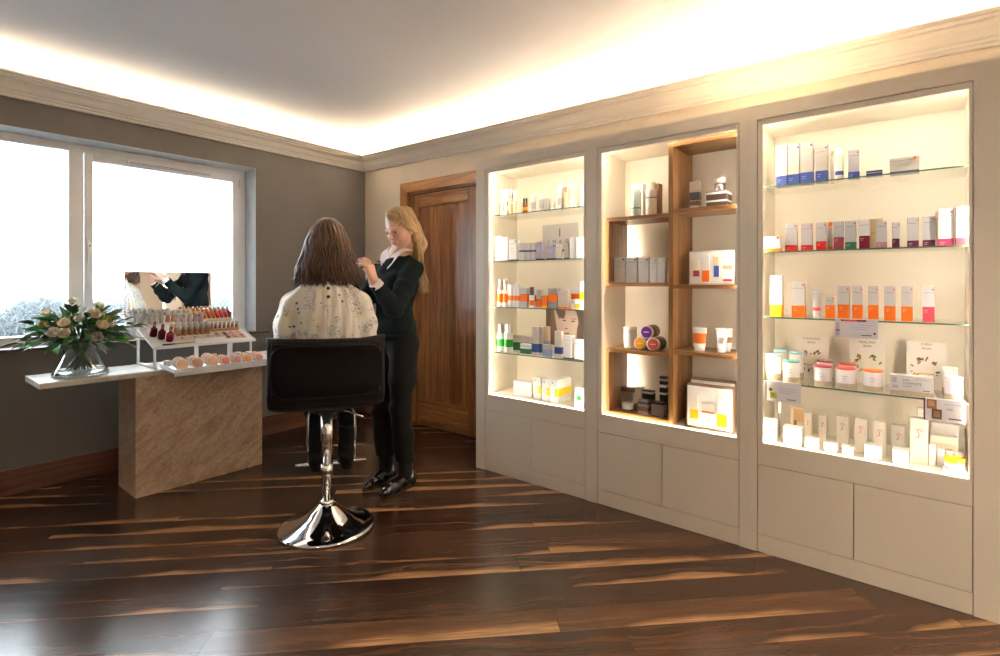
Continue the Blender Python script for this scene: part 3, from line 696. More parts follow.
ln = [(.35, .9, .30, .33, 'lilac'), (.35, .85, .42, .45, 'lilac'), (.4, .75, .52, .55, 'lilac'), (.62, .86, .82, .86, 'ink')]
edgecard(835, 878, 321, 340, SHZ[2], 'grey card with red header stripe clipped under third shelf of right cabinet', [(.14, .74, .04, .13, 'coral'), (.14, .2, .04, .13, 'maroon'), (.52, .74, .04, .13, 'maroon'), (0, .12, .02, .98, 'grey'), (.03, .1, .2, .9, 'lilac'), (.02, .12, .58, .66, 'rose'), (.9, .95, .68, .78, 'maroon')]+ln)
edgecard(765.5, 801, 382, 402, SHZ[3], 'grey card with small leaf picture clipped at left under fourth shelf', [(0, .03, 0, 1, 'ink'), (.1, .2, .35, .5, 'dleaf'), (.14, .32, .55, .85, 'leaf'), (.18, .26, .6, .75, 'brown')]+ln)
edgecard(923.5, 966, 400, 422, SHZ[3], 'grey card with two brown photos clipped at right under fourth shelf', [(.0, .04, 0, 1, 'plum'), (.08, .32, .05, .48, 'brown'), (.12, .26, .1, .36, 'skin'), (.2, .44, .48, .92, 'hairb'), (.24, .4, .55, .85, 'brown'), (.5, .95, .2, .23, 'lilac'), (.55, .7, .4, .46, 'lilac'), (.6, .9, .82, .88, 'ink')])
# ---- bottom of right cabinet
def sw(**k): return dict(body='cream', lines=0, **k)
place(.5004, 'in the bottom of right cabinet', [
 [K, 763, 776, 419.8, .025, .045, dict(body='w', lines=0), 'plain bright white block'],
 [K, 783, 802, 427.5, .025, .05, dict(body='w', lines=0), 'plain bright white block'],
 [K, 805, 818.3, 438, .025, .04, dict(body='w', lines=0), 'plain low white block'],
 [K, 823.6, 837, 443, .025, .04, dict(body='w', lines=0), 'plain low white block'],
 [K, 842, 854, 447, .025, .04, dict(body='w', lines=0), 'plain low white block'],
 [K, 864, 881.5, 446, .025, .05, dict(body='w', lines=0), 'plain white block'],
 [K, 892.6, 909, 450.5, .025, .05, dict(body='w', lines=0), 'plain white block'],
 [K, 943, 967, 470.5, .022, .06, dict(body='w', lines=0), 'plain low white block under a jar'],
])
def SW(px0, px1, pt, ins, label, W=None):
    X = XI+ins; a = on_x(px0, pt, X); b = on_x(px1, pt, X); W = a.y-b.y; Hh = a.z-.5; m = MB(); carton(m, W, W*.8, Hh, dict(body='cream', lines=0)); s = W*.5
    pts = [(-.22, .30), (-.02, .44), (.12, .42), (.06, .30), (-.02, .10), (.0, -.06), (.10, -.14), (.20, -.08)]     # thin red swash
    m.tube([(-W*.4-.0003, q*W*1.0, Hh*.62+r*W*1.1) for q, r in pts], .0011, C('coral'), 5)
    m.box((-W*.4-.0006, -W*.36, Hh*.30), (-W*.4, -W*.32, Hh*.72), C('grey'))
    m.build('carton', loc=(X+W*.4, (a.y+b.y)/2, .5008), label=label, category='box', group='cream cartons with a red swash')
SW(804.2, 811.7, 413.5, .16, 'thin cream carton with red swash, leftmost of six behind the white blocks')
SW(818.6, 826.3, 415.5, .16, 'thin cream carton with red swash, second of six behind the white blocks')
SW(836.3, 848.5, 416, .13, 'cream carton with red swash, third of six behind the white blocks')
SW(854.5, 867, 418, .10, 'cream carton with red swash, fourth of six behind the white blocks')
SW(873, 886, 421.3, .10, 'cream carton with red swash, fifth of six behind the white blocks')
SW(891.8, 905, 425, .095, 'cream carton with red swash, sixth of six behind the white blocks')
SW(909.8, 928, 418, .07, 'largest cream carton with red swash, right of the six smaller ones')
place(.5004, 'in the bottom of right cabinet', [
 ['bottle', 777.5, 782, 402.5, .14, .03, dict(body='silver', cap='w', ct=.7), '=slim silver vial behind the leftmost white block in the right cabinet'],
 [K, 917.5, 924, 408.5, .17, .03, dict(body='cream', lines=0, dot='coral'), '=cream carton rising behind the largest swash carton in the right cabinet'],
 [K, 931, 960, 424, .22, .04, dict(body='w', lines=0), '=wide white carton at the back right of the right cabinet bottom'],
 [K, 930, 958, 437, .15, .05, dict(body='cream', lines=0, bands=[(.55, .75, 'oat')]), '=wide cream carton with tan band under the wide white back carton, right cabinet'],
 [K, 928.6, 936, 446, .075, .03, dict(body='w', lines=1), '=small white carton left of the orange-lidded jar, right cabinet bottom'],
 [K, 937, 944.8, 449.5, .085, .03, dict(body='w', lines=1), '=small white carton directly beside the low white block with the jar'],
 [K, 946, 953, 451, .11, .03, dict(body='w', lines=1), '=small white carton half hidden behind the orange-lidded jar'],
 [K, 954, 963, 454, .12, .03, dict(body='cream', lines=1, dot='orange'), '=small cream carton behind and right of the orange-lidded jar'],
])
blk = on_x(955, 470.5, XI+.022).z
jar = MB().lathe([(.026, 0), (.030, .003), (.030, .020), (.024, .024)], C('w'), 28).build('jar', loc=(XI+.055, on_x(954.5, 465, XI+.055).y, blk+.001), label='low white jar with orange lid standing on a white block', category='jar')
MB().lathe([(.030, 0), (.031, .002), (.031, .014), (.027, .016)], C('amber'), 28).build('lid', jar, loc=(0, 0, .0245), label='orange lid')
m = MB(); a = on_x(789, 407, XI+.2); b = on_x(804, 407, XI+.2); W = a.y-b.y; Hh = a.z-.5
m.box((0, -W/2, 0), (.004, W/2, Hh), C('oat')); m.box((-.0006, -W*.46, Hh*.5), (0, W*.3, Hh*.96), C('tan')); m.box((-.0012, -W*.02, Hh*.1), (-.0006, W*.22, Hh*.55), C('brown')); m.box((-.0012, W*.2, Hh*.12), (-.0006, W*.42, Hh*.95), C('cream'))
m.build('photo_card', loc=(XI+.2, (a.y+b.y)/2, .5008), rot=(0, .08, 0), label='peach photo card behind the second white block in the right cabinet', category='card')

# ---- middle cabinet
place(SL[0], 'on the top left walnut shelf', [
 ['bottle', 629.5, 638.6, 189.5, .05, .05, dict(body='mint', cap='w', ct=.93, bands=[(.3, .34, 'ink')], group='canisters on the top left walnut shelf'), '=pale mint canister in front of a white carton, top left walnut shelf'],
 ['bottle', 643.6, 654.3, 181.8, .05, .05, dict(body='cream', cap='oat', ct=.8, bands=[(.52, .55, 'ink')], group='canisters on the top left walnut shelf'), '=taller cream canister in front of a brown carton, top left walnut shelf'],
 [K, 631.5, 643, 184.5, .14, .05, B('w', lines=0), '=white carton standing behind the mint canister'],
 [K, 648.5, 659, 184, .14, .05, B('brown', lines=0), '=brown carton standing behind the taller cream canister'],
])
place(SRr[0], 'on the top right walnut shelf', [
 [K, 689.5, 699, 181.5, .10, .04, dict(body='stone', lines=0, bands=[(.05, .12, 'w'), (.16, .3, 'kraft'), (.34, .62, 'ink'), (.7, .85, 'silver')]), '=patterned dark and cream carton beside the walnut divider'],
 [K, 706, 727, 191, .05, .09, dict(body='kraft', lines=0, bands=[(0, .3, 'hairb'), (.3, .42, 'w'), (.42, .8, 'hairb'), (.8, .95, 'w')]), '=wide dark brown box with white stripes under a silver jar'],
])
a = on_x(720, 190.8, XI+.05)
sj = MB().lathe([(.024, 0), (.026, .002), (.026, .042)], C('silver'), 24).build('jar', loc=(XI+.095, a.y+.012, a.z+.001), label='silver jar standing on the wide dark brown box', category='jar')
MB().lathe([(.0275, 0), (.0275, .024), (.026, .026)], C('flesh'), 24).build('lid', sj, loc=(0, 0, .0425), label='rosy metal lid')
place(SL[1], 'on the second left walnut shelf', [
 [K, 614, 624.7, 257, .06, .035, B('w', None, 0, 'navy'), 'small white carton with navy dot'],
 [K, 626, 636.6, 257.3, .06, .035, B('w', None, 0, 'navy'), 'small white carton with navy dot'],
 [K, 638.3, 648.2, 257.5, .06, .035, B('w', None, 0, 'navy'), 'small white carton with navy dot'],
 [K, 649.6, 656.7, 258, .06, .035, B('w', None, 0, 'navy'), 'small white carton with navy dot'],
 [K, 657.4, 664.8, 258, .06, .035, B('w', None, 0, 'navy'), 'small white carton with navy dot'],
])
def setbox(px0, px1, pt, z0, ins, D, label, prods, body='w', edge='grey'):
    X = XI+ins; a = on_x(px0, pt, X); b = on_x(px1, pt, X); W = a.y-b.y; Hh = a.z-z0; m = MB()
    m.box((-D/2, -W/2, 0), (D/2, W/2, Hh), C(edge), .002)
    m.box((-D/2-.0008, -W*.48, Hh*.03), (-D/2, W*.48, Hh*.97), C(body))
    for qi, (u0, u1, v0, v1, c) in enumerate(prods): m.box((-D/2-.004-.0006*qi, W*(.5-u1), Hh*v0), (-D/2-.0006, W*(.5-u0), Hh*v1), C(c), .001)
    m.build('gift_set_box', loc=(X+D/2, (a.y+b.y)/2, z0+.0006), label=label, category='box')
setbox(689, 735, 251.5, SRr[1], .11, .05, 'white gift set box showing red, orange, blue and ochre product pictures', [
 (.10, .24, .42, .68, 'cream'), (.10, .24, .24, .42, 'rose'), (.30, .46, .4, .9, 'w'), (.30, .46, .08, .42, 'orange'), (.56, .67, .55, .82, 'ecru'), (.56, .67, .22, .55, 'blue'), (.76, .94, .16, .92, 'w'), (.76, .94, .44, .56, 'tan'), (.76, .94, .1, .15, 'red')])
place(SL[2], 'on the third left walnut shelf', [
 ['jar', 621.5, 633.7, 327.5, .07, .05, dict(body='w', base='w', cap='w', bz=.16, lz=.9, label_lines=0, name='jar', group='tubs on the third left walnut shelf'), '=plain white upright tub left of the three stacked round tubs'],
])
def roll(px, py, lid, label, ins=.05):
    X = XI+ins; p = on_x(px, py, X); R = .0335; m = prod('roll', 2*R, .10, 0, dict(lid=lid)); return p, m, R, label
p0 = on_x(640, 343, XI+.05); p1 = on_x(653, 345, XI+.05); cy = (p0.y+p1.y)/2; Rr = abs(p0.y-p1.y)/2-.0003
for lid, dy, dz, lab in (('amber', Rr+.0002, 0, 'round kraft tub with amber lid, lower left of three stacked on their sides'), ('coral', -Rr-.0002, 0, 'round kraft tub with red lid, lower right of three stacked on their sides'), ('purple', 0, Rr*1.735, 'round kraft tub with purple lid, on top of the other two')):
    m = prod('roll', 2*Rr, .10, 0, dict(lid=lid)); m.build('round_tub', loc=(XI+.10, cy+dy, SL[2]+.0005+dz), label=lab, category='tub', group='round tubs lying on their sides')
place(SRr[2], 'on the third right walnut shelf', [
 ['tube', 690.5, 705.5, 328, .06, .04, dict(body='w', cap='w', bands=[(.32, .74, 'orange')]), '=white squeeze tube with wide orange band'],
 ['tube', 713.5, 727, 329, .06, .04, dict(body='w', cap='w', bands=[(.36, .62, 'silver')]), '=white squeeze tube with silver band in front of a similar one'],
 ['tube', 720.5, 732, 329, .13, .04, dict(body='w', cap='w', bands=[(.36, .62, 'brown')]), '=white squeeze tube with brown band, half hidden behind the silver-banded one'],
])
place(.5204, 'in the bottom left walnut box', [
 [K, 620.5, 633.5, 387.5, .10, .04, dict(body='sepia', lines=0, bands=[(.25, .8, 'silver')]), '=black and silver box at left of the dark cosmetics cluster'],
 [K, 634.3, 641.5, 387.5, .12, .04, dict(body='cream', lines=0, bands=[(0, .3, 'kraft')]), '=narrow cream box between two black boxes'],
 [K, 642, 652.5, 391, .13, .04, dict(body='black', lines=0, bands=[(.86, .96, 'w')]), '=black box with white top line behind the small patterned box'],
 [K, 637.7, 648.5, 400, .06, .03, dict(body='silver', lines=0, bands=[(.2, .5, 'kraft'), (.7, .85, 'ink')]), '=small silver and black patterned box at the front of the dark cluster'],
 [K, 651, 664, 402.5, .045, .04, dict(body='silver', lines=0, bands=[(0, .08, 'black'), (.85, 1., 'black')]), '=silver-fronted box with black edges, right end of the dark cluster'],
 ['jar', 620, 630.5, 404.5, .05, .03, dict(body='w', base='ink', cap='w', bz=.3, lz=.6, label_lines=0), '=flat white-lidded pot in front of the black and silver box'],
 [K, 659.5, 666.3, 377, .15, .03, dict(body='black', lines=0, bands=[(.5, .56, 'w'), (.7, .78, 'w'), (.88, .95, 'silver')]), '=tall black floral-banded carton beside the walnut divider'],
])
setbox(690.5, 735.5, 378, .5006, .16, .05, 'dark-edged white box standing behind the open gift set with three products', [(.90, .99, .2, .35, 'orange')], edge='kraft')
setbox(686.6, 733, 383.5, .5006, .045, .05, 'white gift set box showing two amber-based products and a jar', [
 (.08, .26, .42, .80, 'cream'), (.08, .26, .2, .42, 'amber'), (.34, .62, .42, .60, 'stone'), (.34, .62, .38, .42, 'coral'), (.68, .88, .40, .84, 'cream'), (.68, .88, .12, .40, 'amber')], edge='kraft')

# ---- left cabinet
S = 'on top shelf of left cabinet'
place(SHZ[0], S, [
 ['bottle', 499, 503.2, 189.2, .10, .03, dict(body='w', cap='w', ct=.55, bands=[(.2, .45, 'silver')]), 'slim white and silver bottle'],
 ['bottle', 503.6, 507.6, 189.2, .10, .03, dict(body='silver', cap='w', ct=.6, bands=[(.2, .4, 'w')]), 'slim white and silver bottle'],
 ['bottle', 508.2, 512, 189.4, .10, .03, dict(body='ecru', cap='silver', ct=.6, bands=[(.45, .52, 'w')]), 'slim beige and silver bottle'],
 ['bottle', 512.4, 515.8, 189.8, .10, .03, dict(body='oat', cap='cream', ct=.6), 'slim beige bottle'],
 [K, 516.6, 521.3, 202.5, .08, .03, B('cream', lines=0), 'small cream box'],
 ['bottle', 522.2, 524.3, 198.3, .06, .02, dict(body='amberglass', cap='black', ct=.6, bands=[(.2, .4, 'amber')]), 'tiny amber glass ampoule'],
 ['bottle', 524.7, 526.8, 198.1, .06, .02, dict(body='amberglass', cap='black', ct=.6, bands=[(.2, .4, 'amber')]), 'tiny amber glass ampoule'],
 ['tube', 528, 534.5, 194.5, .06, .02, dict(body='w', cap='w', bands=[(.2, .6, 'silver')]), 'white squeeze tube with silver print'],
 ['tube', 536.8, 543, 194, .06, .02, dict(body='w', cap='w', bands=[(.2, .7, 'grey')]), 'white squeeze tube with grey print'],
 [K, 543.6, 548, 198.5, .06, .03, B('stone', lines=0), 'small stone-coloured box'],
 ['jar', 549.2, 553.4, 200, .06, .03, dict(body='stone', base='w', cap='w', label_lines=0, lz=.8), 'small stone-coloured jar with white lid'],
 ['tube', 555.3, 562.4, 186, .06, .03, dict(body='w', cap='w', bands=[(.2, .5, 'stone')]), 'tall white squeeze tube'],
 ['bottle', 563, 566.4, 187, .06, .03, dict(body='ecru', cap='brown', ct=.75), 'slim tan bottle with brown cap'],
 ['tube', 567, 573, 184.5, .06, .03, dict(body='cream', cap='w', bands=[(.4, .85, 'stone')]), 'tall cream squeeze tube'],
 ['tube', 574, 579, 186, .06, .03, dict(body='oat', cap='w'), 'beige squeeze tube'],
 ['bottle', 579.6, 583.2, 186, .04, .03, dict(body='w', cap='w', ct=.8, bands=[(.1, .16, 'grey')]), 'tall white bottle'],
])
S = 'on second shelf of left cabinet'
place(SHZ[1], S, [
 [K, 495.2, 501.6, 236.7, .05, .03, B('w', None, 0, 'lilac', bands=[(.0, .03, 'coral')]), 'tall white carton'],
 [K, 502, 508, 237.4, .05, .03, B('w', None, 0, 'lilac', bands=[(.0, .03, 'coral')]), 'tall white carton'],
 [K, 508.5, 516.5, 239.4, .05, .035, B('w', 'ink', .06, 'navy'), 'white carton with dark foot'],
 [K, 519, 524.7, 243, .05, .03, dict(body='stone', lines=0, bands=[(.48, .58, 'navy')]), 'stone carton with navy waistband'],
 [K, 525.2, 530.2, 243, .05, .03, dict(body='stone', lines=0, bands=[(.48, .58, 'navy')]), 'stone carton with navy waistband'],
 [K, 530.7, 535.4, 243, .05, .03, dict(body='stone', lines=0, bands=[(.48, .58, 'navy')]), 'stone carton with navy waistband'],
 [K, 536, 541, 242, .05, .04, B('lilac', 'black', .07, 'navy'), 'lilac carton with black foot'],
 [K, 546.3, 555.3, 244.7, .04, .04, B('lilac', 'black', .07, 'ink'), 'wider lilac carton with black foot'],
 [K, 555.8, 560.2, 244.2, .05, .03, B('cream', 'black', .05), 'slim cream carton'],
 ['bottle', 561.3, 563.6, 249.6, .05, .02, dict(body='cream', cap='ink', ct=.8), 'tiny cream bottle with dark cap'],
 [K, 564, 568.8, 243, .05, .04, B('stone', 'black', .06, 'ink', lines=0), 'stone carton with black foot'],
 [K, 569.3, 574.8, 237.3, .04, .04, B('w', None, lines=0), 'tall plain white carton'],
 [K, 576.3, 583.6, 237.3, .03, .03, B('w', None, 0, 'grey', bands=[(.05, .1, 'grey')]), 'tall white carton with grey print'],
])
X = XI+.15; a = on_x(542.5, 225.5, X); b = on_x(578, 222.5, X); W = a.y-b.y; Hh = a.z-SHZ[1]; m = MB(); m.box((0, -W/2, 0), (.006, W/2, Hh), C('stone'), .0008)
m.text('I', .075, TM(-.0004, 0, Hh*.745), C('ink'))
for k, ch in enumerate('IMAGE'): m.text(ch, .036, TM(-.0004, W*(.32-.168*k), Hh*.50), C('ink'))
m.build('display_board', loc=(X, (a.y+b.y)/2, SHZ[1]+.0006), label='stone-coloured board reading IMAGE standing behind the lilac carton', category='board')
S = 'on third shelf of left cabinet'
def OR(body='w', z0=.30, z1=.66, col='orange', **k): return dict(body=body, lines=0, bands=[(z0, z1, col)], **k)
place(SHZ[2], S, [
 ['bottle', 495.7, 501, 279.5, .06, .03, dict(body='w', cap='silver', ct=.62, bands=[(.15, .48, 'orange')]), 'tall orange-banded bottle with silver cap'],
 ['bottle', 501.5, 506.3, 280, .06, .03, dict(body='w', cap='silver', ct=.62, bands=[(.15, .48, 'orange')]), 'tall orange-banded bottle with silver cap'],
 [K, 507.5, 511.6, 284.5, .06, .03, OR('grey', .28, .5), 'slim grey carton with orange band'],
 [K, 512.3, 515.4, 284.5, .06, .03, OR('grey', .28, .5), 'slim grey carton with orange band'],
 [K, 515.9, 519.4, 284.5, .06, .03, OR('grey', .28, .5), 'slim grey carton with orange band'],
 [K, 520.2, 526.8, 288, .05, .035, OR('silver', .3, .7), 'silver carton with wide orange band'],
 ['bottle', 528, 532.5, 287, .05, .03, dict(body='w', cap='ink', ct=.6, bands=[(.1, .35, 'orange')]), 'white and orange bottle with dark cap'],
 [K, 533.2, 535.6, 293, .09, .03, OR('cream', .4, .85), 'narrow cream and orange carton'],
 [K, 536.2, 541.2, 290, .06, .03, OR('silver', .05, .5), 'silver carton with orange lower half'],
 [K, 541.7, 547, 295.5, .05, .04, OR('orange', .0, .2, 'amber'), 'fully orange carton'],
 [K, 547.8, 557, 288.4, .05, .04, OR('silver', .32, .72), 'wider silver carton with orange band'],
 [K, 557.7, 567.6, 290.5, .05, .04, dict(body='stone', lines=1, bands=[(0, .1, 'orange')]), 'wide stone carton with orange foot'],
 ['jar', 570, 573.8, 299.5, .04, .03, dict(body='w', base='w', cap='silver', lz=.6, label_lines=0), 'small white jar with silver lid'],
 [K, 574.5, 579.2, 299, .03, .03, OR('w', .1, .55, 'amber'), 'small white carton with amber patch'],
 [K, 579.7, 583.6, 281.5, .03, .03, OR('w', .35, .62, 'yellow'), 'tall white carton with yellow band'],
 [K, 563.5, 580.5, 287.5, .13, .04, B('w', lines=0, bands=[(.4, .7, 'orange')]), '=white carton with orange band at the back right of third shelf, left cabinet'],
])
S = 'on fourth shelf of left cabinet'
place(SHZ[3], S, [
 ['bottle', 495.3, 501.3, 324.3, .06, .03, dict(body='w', cap='silver', ct=.68, bands=[(.18, .44, 'green')]), 'tall white bottle with green patch'],
 ['bottle', 502.6, 509.6, 324.3, .04, .03, dict(body='w', cap='silver', ct=.7, bands=[(.18, .46, 'green')]), 'tall white bottle with green patch'],
 [K, 512, 530.6, 336, .09, .04, dict(body='stone', lines=0, bands=[(.12, .6, 'dgreen')]), 'wide stone box with dark green band'],
 [K, 520.2, 529, 344, .03, .03, dict(body='w', lines=0, bands=[(.06, .55, 'dgreen'), (.7, .85, 'grey')]), 'small white carton with green patch'],
 [K, 532.2, 537.6, 326.7, .05, .03, dict(body='stone', lines=0, bands=[(.1, .4, 'blue')]), 'tall stone carton with blue patch'],
 [K, 538, 542.6, 327, .06, .03, dict(body='stone', lines=0, bands=[(.1, .4, 'blue')]), 'tall stone carton with blue patch'],
 [K, 543, 547.9, 326.7, .07, .03, dict(body='ecru', lines=0, bands=[(.35, .5, 'bluegrey')]), 'tall ecru carton with pale blue line'],
 [K, 542.3, 552.6, 345, .028, .03, dict(body='stone', lines=0, bands=[(.1, .62, 'bluegrey')]), 'low stone carton with slate blue patch'],
 [K, 554.4, 561, 331.2, .04, .03, dict(body='cream', lines=0, bands=[(.15, .4, 'blue')]), 'tall cream carton with blue patch'],
 [K, 563.2, 571.5, 335.6, .03, .04, B('w', 'ink', .06), 'white carton with thin black foot'],
 [K, 574.3, 583.7, 339.8, .028, .035, B('w', 'ink', .05), 'wider white carton with thin black foot'],
])
# portrait board behind: printed face, at its real size
X = XI+.20; a = on_x(546, 309.5, X); b = on_x(584, 309.5, X); W = a.y-b.y; Hh = a.z-SHZ[3]; m = MB(); m.box((0, -W/2, 0), (.005, W/2, Hh), C('sepia'))
def blob(cy, cz, ry, rz, c, lvl, a0=0, a1=2*PI, rot=0.):
    pts = []
    for k in range(24):
        t = a0+(a1-a0)*k/24; y = ry*math.cos(t); z = rz*math.sin(t); y, z = y*math.cos(rot)-z*math.sin(rot), y*math.sin(rot)+z*math.cos(rot)
        pts.append((-.0005*lvl, max(-.5, min(.5, .5-(cy+y)))*W, max(0, min(1, cz+z))*Hh))
    m.poly(pts, C(c), (.0004, 0, 0))
blob(.22, .6, .10, .55, 'kraft', 1); blob(.32, .7, .05, .5, 'oat', 1.5, rot=.2)
blob(.60, .62, .26, .52, 'flesh', 2, rot=-.06); blob(.93, .35, .12, .45, 'sepia', 2.6); blob(.40, 1.0, .12, .2, 'sepia', 2.7, rot=.3)
blob(.50, .765, .050, .014, 'hairb', 3); blob(.73, .755, .055, .014, 'hairb', 3); blob(.48, .82, .07, .009, 'kraft', 3); blob(.75, .81, .08, .009, 'kraft', 3)
blob(.55, .585, .045, .014, 'kraft', 3); blob(.57, .475, .07, .018, 'kraft', 3.2); blob(.57, .450, .055, .016, 'skin', 3.3); blob(.78, .55, .05, .22, 'oat', 2.4); blob(.60, .62, .012, .09, 'oat', 3, rot=-.1)
m.build('portrait_board', loc=(X, (a.y+b.y)/2, SHZ[3]+.0006), label="sepia printed board with a woman's face behind the fourth shelf products, left cabinet", category='board')
def spotbox(px0, px1, pt, ins, D, label, cols):
    X = XI+ins; a = on_x(px0, pt, X); b = on_x(px1, pt, X); W = a.y-b.y; Hh = a.z-.5; m = MB(); carton(m, W, D, Hh, dict(body='w', lines=0))
    m.box((-D/2-.0005, -W/2+.001, Hh*.28), (-D/2, W*.1, Hh*.62), C(cols[0])); m.box((-D/2, -W/2-.0005, Hh*.28), (D/2, -W/2, Hh*.62), C(cols[1]))
    m.poly([(-D/2-.001, W*.05+W*.3*math.cos(t), Hh*.45+Hh*.17*math.sin(t)) for t in [2*PI*k/16 for k in range(16)]], C('grey'), (.0005, 0, 0)); m.box((-D/2-.0005, W*.1, Hh*.84), (-D/2, W*.25, Hh*.88), C('ink'))
    m.build('carton', loc=(X+D/2, (a.y+b.y)/2, .5006), label=label, category='box', group='white and yellow cartons')
spotbox(533.2, 540.6, 377, .06, .05, 'white carton with yellow patch, left one of three, bottom of left cabinet', ('yellow', 'yellow'))
spotbox(541.8, 549.2, 378.5, .05, .05, 'white carton with yellow patch, middle one of three, bottom of left cabinet', ('yellow', 'yellow'))
spotbox(550, 557.5, 379.5, .04, .16, 'deep white carton with long yellow side, rightmost of three, bottom of left cabinet', ('yellow', 'yellow'))
place(.5004, 'bottom', [
 [K, 574.5, 583.7, 388.5, .03, .03, dict(body='w', lines=0, dot=None, spot=('green', 0, .5, .2), spotside=0), '=small white carton with green mark, bottom right of left cabinet'],
])
X = XI+.06; a = on_x(513.6, 380.8, X); b = on_x(531.5, 380.8, X); W = a.y-b.y; Hh = a.z-.5; m = MB(); carton(m, W, .10, Hh, dict(body='w', lines=0))
m.text('M S', .03, TM(-.0505, W*.17, Hh*.5), C('grey')); m.build('gift_box', loc=(X+.05, (a.y+b.y)/2, .5006), label='plain white box with grey letters, bottom left of left cabinet', category='box')
# ------------------------------------------------------------------ vase and bouquet on the table
TZ = .7215
VG = mat('vase_glass', (.93, .99, .97), .02, trans=1., ior=1.45, noise=0)
vprof = [(.128, .004), (.126, .012), (.108, .045), (.088, .085), (.077, .120), (.075, .140), (.080, .165), (.095, .190)]
vs_out = [(.118, .0)]+vprof+[(.098, .193)]
vs_in = [(r-.004, z) for r, z in reversed(vprof)]; vs_in[-1] = (.118, .012)
VX, VY = .765, 3.60
MB().lathe(vs_out+vs_in, VG, 40, cap=False).lathe([(.118, 0), (.0005, 0)], VG, 40, cap=False).lathe([(.118, .012), (.0005, .012)], VG, 40, cap=False).build('vase', loc=(VX, VY, TZ+.0005), label='flared clear glass vase on the left end of the stone table', category='vase')
bq = thing('bouquet', 'large bouquet of cream roses and glossy green leaves in a glass vase', 'bouquet', (VX, VY, TZ+.03))
rnd = random.Random(11)
LEAFM = [mat('leaf_dark', (.025, .10, .025), .3, noise=.3, nscale=25), mat('leaf_mid', (.055, .26, .035), .32, noise=.3, nscale=25), mat('leaf_bright', (.13, .52, .05), .35, noise=.2, nscale=25), mat('leaf_olive', (.10, .12, .045), .45, noise=.25, nscale=25), mat('leaf_grey', (.30, .38, .32), .5, noise=.2, nscale=25)]
STEMM = mat('stem_green', (.045, .11, .025), .4, noise=.3, nscale=40)
def leaf(m, base, d, L, Wd, mt, droop=.25, roll=0.):
    d = Vector(d).normalized(); sd = d.cross(Vector((0, 0, 1)));
    sd = sd.normalized() if sd.length > .05 else Vector((1, 0, 0)); up = sd.cross(d)
    sd, up = sd*math.cos(roll)+up*math.sin(roll), up*math.cos(roll)-sd*math.sin(roll); k = m.mi(mt); N = 7; rows = []
    for i in range(N+1):
        t = i/N; c = Vector(base)+d*L*t+up*(-droop*L*t*t)+Vector((0, 0, -droop*.4*L*t*t)); w = Wd*.5*math.sin(PI*min(1, t*.97+.03)**.8)
        rows.append([m.bm.verts.new(c-sd*w+up*w*.35), m.bm.verts.new(c), m.bm.verts.new(c+sd*w+up*w*.35)])
    for i in range(N):
        for j in range(2):
            f = m.bm.faces.new((rows[i][j], rows[i][j+1], rows[i+1][j+1], rows[i+1][j])); f.material_index = k; f.smooth = True
CEN = Vector((0, 0, .14))      # stems cross at the waist of the vase
st = MB(); fo = MB()
def dirv(az, el): return Vector((math.cos(az)*math.cos(el), math.sin(az)*math.cos(el), math.sin(el)))
for k in range(26):
    az = rnd.uniform(0, 2*PI); r0 = rnd.uniform(.02, .085); foot = Vector((-math.cos(az+.5)*r0, -math.sin(az+.5)*r0, .0)); top = Vector((math.cos(az)*.055, math.sin(az)*.055, .175))
    st.tube([foot, (foot+top)/2*1.0+Vector((0, 0, .0)), top], [.0032, .003, .0028], STEMM, 6)
st.build('stems', bq, normals=True)
for k in range(74):
    az = k*2.39996+rnd.uniform(-.2, .2); el = math.asin(rnd.uniform(.0, .95)) if k % 4 else rnd.uniform(-.25, .1)
    d = dirv(az, el); sc = 1.0 if abs(d.z) < .5 else .86
    Lb = rnd.uniform(.15, .235)*sc; hub = Vector((0, 0, .17)); tip = hub+Vector((d.x*Lb*1.12, d.y*Lb*.9, d.z*Lb*.92))
    fo.tube([hub+Vector((d.x, d.y, 0))*.03, (hub+tip)/2+Vector((0, 0, .02)), tip], [.0028, .0024, .0014], STEMM, 5)
    for j in range(5):
        t = .45+.55*j/4; p = hub.lerp(tip, t)+Vector((0, 0, .02*math.sin(PI*t))); a2 = rnd.uniform(0, 2*PI)
        ld = (d*1.1+Vector((math.cos(a2), math.sin(a2), rnd.uniform(-.3, .5)))*(.75 if j < 4 else .2)).normalized()
        mt = rnd.choice([0, 0, 0, 1, 1, 1, 2, 3, 3]) if k % 9 else 4
        leaf(fo, p, ld, rnd.uniform(.055, .085), rnd.uniform(.028, .042) if mt != 4 else .02, LEAFM[mt], rnd.uniform(.05, .4), rnd.uniform(-.8, .8))
fo.build('foliage', bq)
PETAL = mat('petal_cream', (.92, .78, .58), .55, noise=.12, nscale=30); PETALW = mat('petal_ivory', (.92, .85, .74), .55, noise=.1, nscale=30); PETALG = mat('petal_greenish', (.52, .54, .16), .55, noise=.15, nscale=30)
